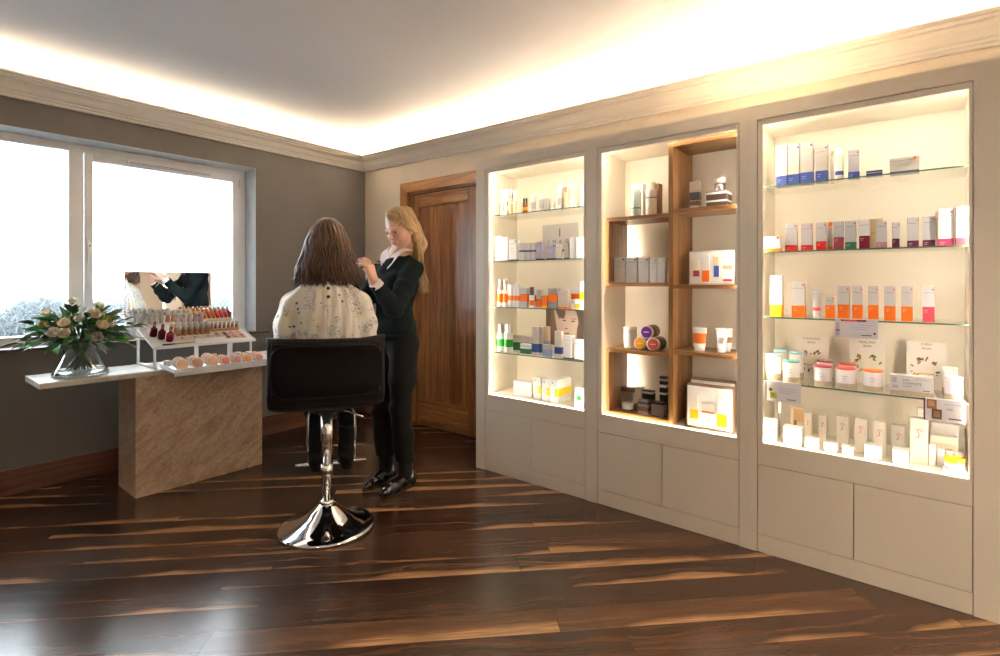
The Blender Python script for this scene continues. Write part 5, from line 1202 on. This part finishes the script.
        me.polygons.add(len(F)); me.polygons.foreach_set('loop_start', np.arange(0, len(F)*4, 4, dtype=np.int32)); me.polygons.foreach_set('loop_total', np.full(len(F), 4, np.int32)); me.polygons.foreach_set('use_smooth', np.ones(len(F), bool))
        for m_ in mats: me.materials.append(m_)
        if matfn is not None: me.polygons.foreach_set('material_index', matfn(V[F].mean(1)).astype(np.int32))
        me.update(); me.validate(); o = bpy.data.objects.new(name, me); COL.objects.link(o)
        if parent is not None: o.parent = parent
        if loc is not None: o.location = loc
        if rz is not None: o.rotation_euler = (0, 0, rz)
        return o
SKIN = mat('skin', (.70, .42, .31), .48, noise=.06, nscale=30, sss=.08); LIPM = mat('lip_skin', (.55, .22, .18), .35, noise=.05); BROW = mat('brow_hair', (.16, .08, .04), .7, noise=.2)
EYEW = mat('eye_white', (.75, .72, .70), .15, noise=.01); IRIS = mat('iris', (.06, .07, .08), .1, noise=.1); LASH = mat('lash', (.02, .014, .012), .6, noise=.1)
def head(S, c, rot):
    """adds a head to the field; c centre (eye level), rot matrix (local x right, y forward)"""
    c = Vector(c); P = lambda x, y, z: c+rot @ Vector((x, y, z)); e = rot.to_euler()
    S.ell(P(0, -.014, .038), (.073, .092, .082), .01, e); S.ell(P(0, .022, -.026), (.053, .061, .074), .03, e)
    S.cap(P(-.026, .034, -.070), P(.026, .034, -.070), .021, .021, .022); S.ell(P(0, .064, -.094), (.017, .016, .014), .018, e)
    for q in (-1, 1):
        S.ell(P(q*.034, .054, -.022), (.024, .022, .022), .025, e); S.ell(P(q*.032, .085, .004), (.016, .013, .011), .012, e, 'sub'); S.ell(P(q*.031, .079, .021), (.024, .008, .007), .015, e)
        S.ell(P(q*.075, -.004, -.008), (.008, .018, .030), .008, e); S.cap(P(q*.055, .015, -.050), P(q*.026, .046, -.084), .012, .012, .028)
    S.cap(P(0, .082, .008), P(0, .100, -.024), .0065, .0095, .010); S.ell(P(-.009, .093, -.030), (.007, .008, .006), .006, e); S.ell(P(.009, .093, -.030), (.007, .008, .006), .006, e)
    S.cap(P(-.015, .079, -.056), P(.015, .079, -.056), .0055, .0055, .008); S.cap(P(-.013, .078, -.064), P(.013, .078, -.064), .0065, .0065, .008)
    return P
def face_bits(body, c, rot):
    c = Vector(c); R = rot.to_4x4()
    for q, nm in ((-1, 'right'), (1, 'left')):
        M = Matrix.Translation(c) @ R @ Matrix.Translation((q*.0315, .0715, .004))
        m = MB(); r = bmesh.ops.create_uvsphere(m.bm, u_segments=20, v_segments=12, radius=.0112)
        for v in r['verts']: v.co = M @ v.co
        fw = (rot @ Vector((0, 1, -.35))).normalized(); cc = M.translation; wi, ii = m.mi(EYEW), m.mi(IRIS)
        for f in m.bm.faces: f.smooth = True; f.material_index = ii if (f.calc_center_median()-cc).normalized().dot(fw) > .86 else wi
        m.build('eye', body)
        m = MB(); r = bmesh.ops.create_uvsphere(m.bm, u_segments=20, v_segments=14, radius=.0123); k = m.mi(SKIN)
        bmesh.ops.delete(m.bm, geom=[v for v in m.bm.verts if v.co.y < -.002 or (v.co.z < .0005 and v.co.z > -.0075)], context='VERTS')
        for v in m.bm.verts: v.co = M @ v.co
        for f in m.bm.faces: f.smooth = True
        m.build('eyelid', body)
        m = MB()      # lashes on the lowered lid
        m.tube([M @ Vector((.0120*math.cos(a), .0020+.0105*math.sin(a), .0005)) for a in [PI*k/8 for k in range(9)]], .0011, LASH, 6); m.build('eyelash', body)
        m = MB(); m.tube([M @ Vector((q*x, .0105-22*x*x-(.0 if x < 0 else 20*x*x), .0175+.0030*math.sin((x+.018)/.036*PI))) for x in (-.015, -.010, -.002, .006, .011, .015)], [.0014, .0022, .0024, .0022, .0016, .0008], BROW, 6); m.build('eyebrow', body)
def skinmat(c, rot):
    inv = np.array(rot.to_3x3().inverted()); cc = np.array(c)
    def fn(P):
        L = (P-cc) @ inv.T; lips = (np.abs(L[:, 0]) < .018-.35*np.abs(L[:, 2]+.060)) & (L[:, 2] > -.0700) & (L[:, 2] < -.0515) & (L[:, 1] > .072); return lips.astype(int)
    return fn
def hand(S, w, a, n, side, curl, spread=.0, L=1.0, k=.006, thumb=None):
    """w wrist, a along the hand, n out of the back of the hand; side=+1 thumb towards a x n"""
    w = Vector(w); a = Vector(a).normalized(); n = Vector(n); n = (n-a*n.dot(a)).normalized(); t = a.cross(n)*side
    S.chain([w-a*.02, w+a*.012], [.024, .023], .015)
    for off, r in ((-.026, .013), (-.009, .0135), (.009, .0135), (.026, .013)): S.cap(w+a*.012+t*off*.6, w+a*.078*L+t*off, .015, r*.85, .012)
    tips = []
    for i, off in enumerate((.027, .0095, -.0085, -.026)):
        c = curl[i]; base = w+a*(.080-(.004 if i == 3 else 0))*L+t*off; ls = [(.040, .025, .020), (.044, .029, .021), (.041, .027, .020), (.032, .020, .018)][i]; ang = 0; p = base; pts = [base]
        for j, l in enumerate(ls):
            ang += c*(1.0, 1.15, .8)[j]; d = a*math.cos(ang)-n*math.sin(ang)+t*spread*(1.5-i)*.3; p = p+d.normalized()*l*L; pts.append(p)
        S.chain(pts, [.0088, .0080, .0073, .0062], k); tips.append(p)
    th = thumb or [(.020, .030, -.012), (.045, .045, -.028), (.070, .046, -.042), (.090, .036, -.050)]
    pts = [w+a*x+t*y+n*z for x, y, z in th]; S.chain(pts, [.014, .0115, .0095, .0075], .008); return tips, pts[-1]

def strands(name, parent, matl, cen, rot, rad, starts, ends_fn, n, r0, seed, face=(-1, 1), nseg=12, mid=.5, wav=.006, part=0.):
    """hair locks: flattened tubes from the crown over the skull and down; ends_fn(az) -> end point (local)"""
    rr = random.Random(seed); m = MB(); lay = m.bm.verts.layers.float.new('strand'); c = Vector(cen)
    for k in range(n):
        pts, sv = starts(k, rr); pts = [Vector(p) for p in pts]
        # Catmull-Rom through the control points
        out = []
        for i in range(len(pts)-1):
            p0, p1, p2, p3 = pts[max(i-1, 0)], pts[i], pts[i+1], pts[min(i+2, len(pts)-1)]
            for j in range(5):
                u = j/5; out.append(.5*((2*p1)+(-p0+p2)*u+(2*p0-5*p1+4*p2-p3)*u*u+(-p0+3*p1-3*p2+p3)*u**3))
        out.append(pts[-1]); N = len(out); ph = rr.uniform(0, 6.3)
        out = [c+rot @ (p+Vector((math.sin(ph+i*.7), math.cos(ph+i*.6), 0))*wav*(i/N)) for i, p in enumerate(out)]
        R = r0*rr.uniform(.7, 1.3); nv0 = len(m.bm.verts)
        m.tube(out, [R*(.5+.5*min(1, i/3.))*(1 if i < N*.8 else max(.12, 1-(i-N*.8)/(N*.2))) for i in range(N)], matl, 6, sx=1.)
        m.bm.verts.ensure_lookup_table(); 
        for v in m.bm.verts[nv0:]: v[lay] = sv
    return m.build(name, parent, normals=False)

# ================================================================== client in the stool
RZC = STR; HC = Vector((.004, .025, 1.430)); RC = Euler((0, 0, math.radians(14))).to_matrix()
S = SDF((-.30, -.24, .20), (.30, .56, 1.60), .005)
Ph = head(S, HC, RC)
S.chain([HC+Vector((0, -.015, -.07)), (0, -.03, 1.26), (0, -.035, 1.20)], [.048, .050, .060], .03)
S.ell((0, -.02, 1.08), (.150, .09, .15), .04); S.ell((0, 0, .90), (.135, .10, .17), .05); S.ell((0, -.03, .78), (.165, .125, .10), .05)
for q in (-1, 1):
    S.cap((q*.08, -.03, 1.17), (q*.145, -.03, 1.125), .040, .040, .04); S.chain([(q*.155, -.03, 1.12), (q*.185, .01, .92), (q*.13, .20, .84)], [.046, .038, .026], .02)
    S.chain([(q*.09, -.0, .765), (q*.095, .40, .745)], [.085, .058], .03); S.chain([(q*.092+.01, .405, .74), (q*.085+.022, .35, .50), (q*.080+.028, .292, .30)], [.050, .044, .034], .02)
    hand(S, (q*.13, .205, .838), (-q*.5, .85, -.12), (0, .1, 1), q*1, (.25, .28, .3, .35))
client = S.mesh('person', [SKIN, LIPM], None, skinmat(HC, RC), STP, RZC)
client['label'] = 'person with long brown hair and floral blouse seated on the bar stool, seen from behind'; client['category'] = 'person'
face_bits(client, HC, RC)
BL = print_blouse()
S = SDF((-.33, -.26, .70), (.33, .34, 1.32), .006)
S.ell((0, -.025, 1.06), (.175, .122, .15), .04); S.ell((0, -.02, .90), (.172, .130, .20), .05); S.ell((0, -.03, 1.165), (.125, .080, .06), .04); S.cap((0, -.035, 1.19), (0, -.03, 1.235), .080, .060, .03)
for q in (-1, 1):
    S.cap((q*.09, -.03, 1.170), (q*.150, -.03, 1.130), .052, .056, .035)
    S.chain([(q*.160, -.03, 1.115), (q*.184, -.02, 1.02), (q*.190, .0, .92), (q*.14, .16, .85)], [.056, .060, .060, .040], .022)
S.cut((0, 0, .725), (0, 0, -1)); S.cut((0, -.0, 1.262), (0, .12, 1))
def folds(X, Y, Z):
    a = np.arctan2(X, -Y-.0); up = np.clip((Z-.74)/.5, 0, 1)
    return (.0042*np.sin(a*17+1.7*np.sin(Z*9))*(.35+.9*up)+.003*np.sin(X*38+Z*12)*(1-up)+.002*np.sin(a*39+Z*8)*up)*np.ones_like(Z)
S.ripple(folds); blouse = S.mesh('blouse', [BL], client)
m = MB(); BTN = mat('dark_button', (.04, .03, .05), .3, noise=.1)
m.tube([(0, -.121, 1.232), (.001, -.146, 1.20), (.002, -.168, 1.14), (.002, -.174, 1.05), (.002, -.170, .99)], .0028, BL, 6)
for z, y in ((1.205, -.1485), (1.165, -.166)): m.lathe([(.008, 0), (.008, .004), (.005, .0045)], BTN, 16, M=Matrix.Translation((.004, y, z)) @ Matrix.Rotation(PI/2, 4, 'X'))
m.build('placket', blouse, label='vertical back seam with two dark round buttons')
JEAN = mat('dark_jeans', (.008, .009, .012), .9, spec=.15, noise=.2, nscale=120, bump=.1)
S = SDF((-.21, -.20, .26), (.21, .50, .90), .006)
S.ell((0, -.03, .775), (.172, .132, .095), .04)
for q in (-1, 1): S.chain([(q*.09, 0, .768), (q*.095, .40, .748)], [.092, .066], .03); S.chain([(q*.092+.01, .405, .742), (q*.085+.022, .35, .52), (q*.080+.028, .315, .40)], [.058, .050, .043], .02)
S.cut((0, 0, .375), (0, 0, -1)); S.cut((0, -.0, .87), (0, 0, 1)); S.ripple(lambda X, Y, Z: .0022*np.sin(Z*75+Y*40+X*20)*np.ones_like(X)); S.mesh('jeans', [JEAN], client)
BOOT = mat('black_suede', (.006, .0055, .006), .8, spec=.2, noise=.2, nscale=80, bump=.2); BOOTP = mat('dark_print', (.10, .10, .13), .6, noise=.3, nscale=60)
for q in (-1, 1):
    bx_ = q*.080+.028; S = SDF((bx_-.07, .16, .15), (bx_+.07, .46, .46), .005)
    S.chain([(bx_, .318, .41), (bx_, .300, .30), (bx_, .288, .262)], [.048, .042, .040], .02)
    S.cap((bx_, .262, .252), (bx_, .388, .258), .034, .026, .03); S.cap((bx_, .258, .25), (bx_, .256, .205), .034, .030, .012)
    S.cut((0, 0, .425), (0, 0, 1)); S.cut((0, 0, .200), (0, 0, -1)); S.ripple(lambda X, Y, Z: .0016*np.sin(Z*120+X*50)*np.ones_like(Y))
    S.cap((bx_-.1, .29, .226), (bx_+.1, .29, .226), .0135, .0135, .001, op='sub')      # the sole sits on the footrest bar
    S.mesh('boot', [BOOT], client)
HAIRC = hair_material('brown_hair', (.010, .005, .0035), (.16, .080, .042))
S = SDF((-.22, -.20, 1.18), (.22, .16, 1.60), .005)
S.ell(HC+Vector((0, -.018, .040)), (.084, .102, .088), .01); S.ell(HC+Vector((0, -.05, -.06)), (.102, .062, .13), .05); S.ell(HC+Vector((-.004, -.055, -.13)), (.120, .058, .075), .04)
for q in (-1, 1): S.cap(HC+Vector((q*.062, -.02, .01)), HC+Vector((q*.100, -.01, -.15)), .030, .032, .03)
S.ell(HC+Vector((0, .105, -.055)), (.066, .085, .105), .02, op='sub'); S.cut((0, 0, 1.232), (.0, .0, -1), .02)
S.ripple(lambda X, Y, Z: (.0030*np.sin(np.arctan2(X, -Y-.02)*21+3*np.sin(Z*13))+.002*np.sin(np.arctan2(X, -Y)*47+Z*15))*np.ones_like(Z))
hb = S.mesh('hair', [HAIRC], client)
at = hb.data.attributes.new('strand', 'FLOAT', 'POINT')
V = np.array([v.co[:] for v in hb.data.vertices]); sv = .5+.22*np.sin(np.arctan2(V[:, 0], -V[:, 1])*23+V[:, 2]*7)+.15*np.sin(np.arctan2(V[:, 0], -V[:, 1])*61)-.25*np.clip((1.36-V[:, 2])/.14, 0, 1)*0
at.data.foreach_set('value', np.clip(sv, 0, 1).astype(np.float32))
def cs(k, rr):
    az = rr.uniform(-2.35, 2.35); s_, c_ = math.sin(az), -math.cos(az)      # 0 = straight back
    f = .5+.5*math.cos(az); w = rr.uniform(.92, 1.03); dr = rr.uniform(.0, 1.)
    p0 = (s_*.012+rr.uniform(-.01, .01), -.01+c_*.01, .129); p1 = (s_*.052*w, -.015+c_*.070*w, .105); p2 = (s_*.094*w, -.018+c_*.100*w, .030); p3 = (s_*.120*w, -.020+c_*.098*w, -.060)
    fl = rr.uniform(-.016, .016); sp = .116+.022*abs(s_)+(.006 if s_ < 0 else 0); zz = -.198-.022*rr.random()+.030*abs(s_)**3*rr.random()-.012*dr; p4 = (s_*sp*w+fl*.3, -.03+c_*.096*w, -.130); p5 = (s_*(sp+.002)*w*rr.uniform(.84, 1.08)+fl, -.032+c_*.094*w+rr.uniform(-.008, .008), zz)
    return [p0, p1, p2, p3, p4, p5], min(1, max(0, rr.gauss(.5, .32)))
strands('hair_strands', hb, HAIRC, HC, Matrix.Identity(3), None, cs, None, 420, .0034, 5, wav=.008)

# ================================================================== standing make-up artist
AO = Vector((2.028, 2.456, 0)); ARZ = math.radians(92)
Mi = (Matrix.Translation(AO) @ Matrix.Rotation(ARZ, 4, 'Z')).inverted()
def AL(px, py, v):                 # measured spot at distance v, in her own frame
    u = (px-500)/515*v; p = uv(u, v); return Mi @ Vector((p.x, p.y, H-(py-283)/515*v))
HA = AL(400.5, 229.5, 3.05); RA = Euler((math.radians(-20), math.radians(3), math.radians(4))).to_matrix()
shL = AL(413, 270, 3.02); elL = AL(394, 309, 2.84); wrL = AL(373.5, 281, 2.76)
shR = AL(382, 270, 3.19); elR = AL(362, 306, 3.10); wrR = AL(344, 276, 2.93)
midS = (shL+shR)/2
legs = []
fL = Mi @ Vector((*uv(-.575, 3.085), 0)); fR = Mi @ Vector((*uv(-.715, 3.19), 0))
S = SDF((-.36, -.26, .0), (.36, .62, 1.72), .005)
Pa = head(S, HA, RA)
nk = Vector((midS.x, midS.y-.02, 1.392))
S.chain([HA+RA @ Vector((0, -.02, -.05)), HA+RA @ Vector((0, -.03, -.10)), nk], [.045, .044, .050], .025)
S.chain([nk, (midS.x, midS.y-.0, 1.22)], [.07, .11], .05); S.ell((0, 0, 1.05), (.12, .085, .14), .05); S.ell((0, -.01, .92), (.145, .10, .10), .05)
S.chain([nk-Vector((0, 0, .03)), shL], [.05, .044], .03); S.chain([nk-Vector((0, 0, .03)), shR], [.05, .044], .03)
S.chain([shL, elL, wrL], [.042, .034, .024], .015); S.chain([shR, elR, wrR], [.042, .034, .024], .015)
for hip, ft in (((-.078, 0, .88), fR), ((.078-.156, 0, .88), fR), ((.078, 0, .88), fL)):
    if hip[0] > 0 or ft is fR: pass
for sx, ft in ((1, fR), (-1, fL)):
    S.chain([(sx*.075, -.005, .88), (ft.x*.95, .012, .47), (ft.x, -.02, .09)], [.075, .050, .032], .02)
# left hand raised holding the brush, right hand steadying
tgt = AL(366.5, 254, 2.76); aL = tgt-wrL
camdir = (Mi.to_3x3() @ Vector((-F2.x, -F2.y, 0)))
rgt = (Mi.to_3x3() @ Vector((R2.x, R2.y, 0)))
nL = (camdir*.35+rgt*.9); tipsL, thL = hand(S, wrL, aL, nL, 1, (.42, .48, .62, .72), thumb=[(.018, .028, -.014), (.040, .038, -.034), (.062, .034, -.052), (.080, .026, -.062)])
aR = AL(338, 258, 2.86)-wrR; hand(S, wrR, aR, rgt*-.5+Vector((0, 0, .6)), 1, (.4, .5, .6, .7))
art = S.mesh('person', [SKIN, LIPM], None, skinmat(HA, RA), AO, ARZ)
art['label'] = 'standing person with long blonde hair, dark green sweater and black trousers holding a brush'; art['category'] = 'person'
face_bits(art, HA, RA)
KNIT = mat('dark_green_knit', (.011, .016, .0165), .95, spec=.15, noise=.12, nscale=160, bump=.12)
S = SDF((-.36, -.26, .86), (.36, .46, 1.46), .005)
cx_ = midS.x
S.ell((cx_, midS.y*.6, 1.24), (.150, .108, .15), .04); S.ell((0, 0, 1.06), (.128, .096, .13), .06); S.ell((0, -.005, .95), (.148, .112, .09), .05)
for q in (-1, 1): S.ell((cx_+q*.062, .075+midS.y*.5, 1.225), (.056, .048, .056), .04)
S.chain([nk-Vector((0, -.005, .035)), shL], [.070, .058], .04); S.chain([nk-Vector((0, -.005, .035)), shR], [.070, .058], .04)
wl_ = wrL+(elL-wrL).normalized()*.035; wr_ = wrR+(elR-wrR).normalized()*.035
S.chain([shL, shL.lerp(elL, .5), elL, elL.lerp(wl_, .5), wl_], [.057, .054, .050, .045, .036], .02); S.chain([shR, elR, wr_], [.057, .050, .036], .02)
S.cut((0, 0, .905), (0, 0, -1)); S.cut((nk.x, nk.y, 1.403), (0, .30, 1))
S.ripple(lambda X, Y, Z: (.0028*np.sin(Z*48+X*30+4*np.sin(Y*22))+.002*np.sin(X*55-Z*35))*np.ones_like(Y)); sw_ = S.mesh('sweater', [KNIT], art)
m = MB(); m.lathe([(.145, .0), (.149, .004), (.149, .022), (.142, .026)], KNIT, 36, sx=1., sy=.77, c=(0, -.004, .903)); m.build('hem_band', sw_)
SHIRT = mat('pale_pink_cotton', (.80, .70, .70), .7, noise=.04, nscale=60)
# collar: stand and two pointed leaves
nc = nk+Vector((0, .010, .012)); m = MB()
def colr(u, v):
    a = -PI/2+.0+(u-.5)*2*PI*.93+PI; r = .055+.034*v; x = r*math.sin(a)*1.1; y = -r*math.cos(a)*1.0+.004*v; fr = max(0, -math.cos(a-PI)*1.0)
    front = max(0., math.cos(a-PI)); front = max(0., (y)/.09)
    return nc+Vector((x, y+front*.018*v, .048-.030*v-front*.060*v-front*.020))
m.grid(lambda u, v: nc+Vector((((.056+.040*v)*math.sin(t_ := (u-.5)*2*PI*.955)*1.08, -(.056+.040*v)*math.cos(t_)+.006, .046-.026*v-max(0, -math.cos(t_))**3*(.055+.060*v)))), 44, 6, SHIRT)
m.grid(lambda u, v: nc+Vector((((.0580+.040*v)*math.sin(t_ := (u-.5)*2*PI*.955)*1.08, -(.0580+.040*v)*math.cos(t_)+.006, .0435-.026*v-max(0, -math.cos(t_))**3*(.055+.060*v)))), 44, 6, SHIRT)
m.build('shirt_collar', art, label='pale pink shirt collar')
for w_, e_ in ((wrL, elL), (wrR, elR)):
    d = (e_-w_).normalized(); m = MB(); m.tube([w_+d*.006, w_+d*.010, w_+d*.040], [.031, .034, .038], SHIRT, 20, cap=True); m.build('shirt_cuff', art, label='pale turned cuff')
TRO = mat('charcoal_trousers', (.010, .0095, .0095), .85, spec=.2, noise=.15, nscale=140, bump=.08)
S = SDF((-.24, -.24, .10), (.24, .24, 1.0), .005)
S.ell((0, -.008, .92), (.142, .104, .085), .03); S.ell((0, -.035, .86), (.138, .105, .085), .04)
for sx, ft in ((1, fR), (-1, fL)):
    S.chain([(sx*.072, -.008, .87), (sx*.080*.5+ft.x*.5, .006, .66), (ft.x*.97, .014, .47), (ft.x, -.006, .30), (ft.x, -.018, .13)], [.088, .076, .062, .060, .055], .025)
S.cut((0, 0, .165), (0, 0, -1)); S.cut((0, 0, .965), (0, 0, 1))
S.ripple(lambda X, Y, Z: (.0030*np.sin(Z*62+X*22)*np.exp(-((Z-.47)/.12)**2)+.0016*np.sin(Z*40+Y*45))*np.ones_like(Z)); S.mesh('trousers', [TRO], art)
SOCK = mat('black_sock', (.010, .010, .011), .85, noise=.1, nscale=200); PAT = mat('black_patent', (.008, .008, .009), .06, coat=1., noise=.1); GOLD = mat('gold_hardware', (.75, .56, .25), .2, 1., noise=.03); SOLE = mat('shoe_sole', (.02, .016, .014), .5, noise=.1)
fdir = [(AL(367.5, 491.5, 3.045), AL(392, 478, 3.265)), (AL(382.5, 497.5, 2.96), AL(414.5, 482.5, 3.17))]
for (ft, (toe, heel)) in ((fR, fdir[0]), (fL, fdir[1])):
    m = MB(); m.tube([(ft.x, -.018, .22), (ft.x, -.022, .12), (ft.x, -.016, .06)], [.048, .043, .040], SOCK, 20); m.build('sock', art)
    c = Vector((ft.x, 0, 0)); ang = math.atan2(*( (toe-heel).x, (toe-heel).y))*.5; R3 = Matrix.Rotation(-ang, 4, 'Z'); T = Matrix.Translation((ft.x, -.02, 0)) @ R3
    S = SDF((-.07, -.10, .0), (.07, .22, .12), .0035)
    S.chain([(0, -.045, .040), (0, .02, .040), (0, .09, .034), (0, .150, .024), (0, .185, .017)], [.034, .034, .037, .028, .012], .02)
    S.cap((0, -.05, .05), (0, -.052, .072), .030, .026, .02); S.cap((0, .055, .055), (0, .02, .070), .026, .022, .02); S.ell((0, -.0, .095), (.026, .045, .030), .008, op='sub')
    S.cut((0, 0, .012), (0, 0, -1)); sh = S.mesh('loafer', [PAT], art); sh.matrix_local = T
    m = MB(); pts = [(w*s_, y) for s_ in (1,) for w, y in ((.0, -.083), (.022, -.078), (.030, -.055), (.027, .0), (.036, .08), (.030, .14), (.014, .185), (.0, .197))]; pts += [(-x, y) for x, y in reversed(pts[1:-1])]
    m.poly([(x, y, .001) for x, y in pts], SOLE, (0, 0, .011)); m.box((-.024, -.080, 0), (.024, -.035, .018), SOLE, .003); m.build('sole', sh)
    m = MB(); m.tube([(-.026, .052, .058), (-.012, .056, .076), (.012, .056, .076), (.026, .052, .058)], .0035, GOLD, 8); m.tube([(-.012+.024*math.cos(a)*.5+.012, .058+.010*math.sin(a), .077) for a in [2*PI*k/12 for k in range(13)]], .0028, GOLD, 8, cap=False); m.build('gold_snaffle', sh, label='small gold snaffle across the shoe')
HAIRB = hair_material('blonde_hair', (.16, .085, .035), (.62, .41, .19))
RA3 = RA
S = SDF((-.2, -.26, 1.18), (.2, .16, 1.74), .005)
PH = lambda x, y, z: HA+RA @ Vector((x, y, z)); er = RA.to_euler()
S.ell(PH(0, -.022, .044), (.082, .098, .086), .01, er); S.ell(PH(0, -.075, -.03), (.066, .05, .09), .04, er)
S.ell(PH(.006, .105, -.040), (.070, .078, .098), .015, er, 'sub'); S.ell(PH(-.01, .115, .03), (.052, .05, .055), .015, er, 'sub')
for pts, rs in (([PH(-.064, -.015, .03), PH(-.070, -.040, -.07), AL(416, 262, 3.12), AL(420, 282, 3.10)], [.022, .024, .022, .012]), ([PH(-.05, -.07, -.02), PH(-.05, -.085, -.12), AL(413, 270, 3.17)], [.036, .032, .022]), ([PH(.05, -.06, -.02), PH(.045, -.08, -.12), PH(.04, -.09, -.19)], [.034, .034, .02])): S.chain(pts, rs, .03)
S.ripple(lambda X, Y, Z: (.0022*np.sin(np.arctan2(X-HA.x, -Y+HA.y)*23+Z*22))*np.ones_like(Z))
hb2 = S.mesh('hair', [HAIRB], art); at = hb2.data.attributes.new('strand', 'FLOAT', 'POINT'); V = np.array([v.co[:] for v in hb2.data.vertices])
at.data.foreach_set('value', np.clip(.5+.25*np.sin(np.arctan2(V[:, 0]-HA.x, -V[:, 1]+HA.y)*27+V[:, 2]*12), 0, 1).astype(np.float32))
RAi = RA.inverted(); loc = lambda p: RAi @ (Vector(p)-HA)
E1 = loc(AL(419, 266, 3.10)); E2 = loc(AL(424, 290, 3.08)); E3 = loc(AL(412, 262, 3.06))
def bs(k, rr):
    sv = min(1, max(0, rr.gauss(.55, .27)))
    if k < 230:      # her left side: swept from the parting, tucked behind the ear, falling over the shoulder
        q = rr.random(); az = -(.55+2.2*q)                       # 0 forward .. -pi back on her left
        s_, c_ = math.sin(az), math.cos(az); w = rr.uniform(1.01, 1.08)
        p0 = (.022+rr.uniform(-.008, .008), .035-.07*q, .131-.02*(1-q)); p1 = (s_*.060*w-.0, -.018+c_*.075*w, .108); p2 = (s_*.083*w, -.02+c_*.092*w*(.8 if q < .3 else 1), .045)
        p3 = (-.086*w+q*.035, -.030-.055*q, -.04); j = Vector((rr.uniform(-.022, .022), rr.uniform(-.02, .02), rr.uniform(-.01, .01)))
        p4 = Vector(E1)*.45+Vector(p3)*.55+j*.7; p5 = Vector(E1)+j*1.1; p6 = Vector(E2)+j*1.3+Vector((0, 0, rr.uniform(-.02, .06))); return [p0, p1, p2, p3, p4, p5, p6], sv
    if k < 290:      # her right side
        q = rr.random(); az = .8+2.2*q; s_, c_ = math.sin(az), math.cos(az); w = rr.uniform(.97, 1.03)
        return [(.028, .03-.07*q, .131-.012*(1-q)), (s_*.058, -.018+c_*.075, .105), (s_*.083*w, -.02+c_*.096*w, .03), (s_*.080*w, -.045+c_*.07, -.06), (s_*.06, -.07, -.15), (s_*.055, -.08, -.21)], sv
    # fringe swept across the forehead to her left temple
    q = rr.random()**1.3; return [(.024, .045-.02*rr.random(), .124), (.0-.025*q, .080-.012*q, .098+.008*q), (-.042-.010*q, .070-.030*q, .060+.020*q), (-.075, .034-.035*q, .018+.01*q), (-.086, -.012-.015*q, -.03), (-.082, -.045, -.09)], sv
strands('hair_strands', hb2, HAIRB, HA, RA, None, bs, None, 400, .0033, 9, wav=.006)
# the brush between finger and thumb
W2 = Matrix.Translation(AO) @ Matrix.Rotation(ARZ, 4, 'Z'); pin = W2 @ ((tipsL[0]+thL)/2)
b1 = Vector((*uv((384-500)/515*2.74, 2.74), H-(262.5-283)/515*2.74)); dr_ = (pin-b1).normalized(); tip = pin+dr_*.06
m = MB(); m.tube([b1-pin, (b1-pin)*.4, (b1-pin)*.0], [.0025, .0045, .004], mat('bamboo_handle', (.62, .44, .22), .4, noise=.1), 10); m.tube([Vector((0, 0, 0)), dr_*.022], [.0042, .0045], CHROME, 10); m.tube([dr_*.022, dr_*.038, dr_*.052], [.0045, .0065, .0015], mat('bristle', (.10, .06, .04), .8, noise=.3), 10)
m.build('makeup_brush', loc=pin, label='slim wooden makeup brush held in the raised hand beside the seated face', category='brush')
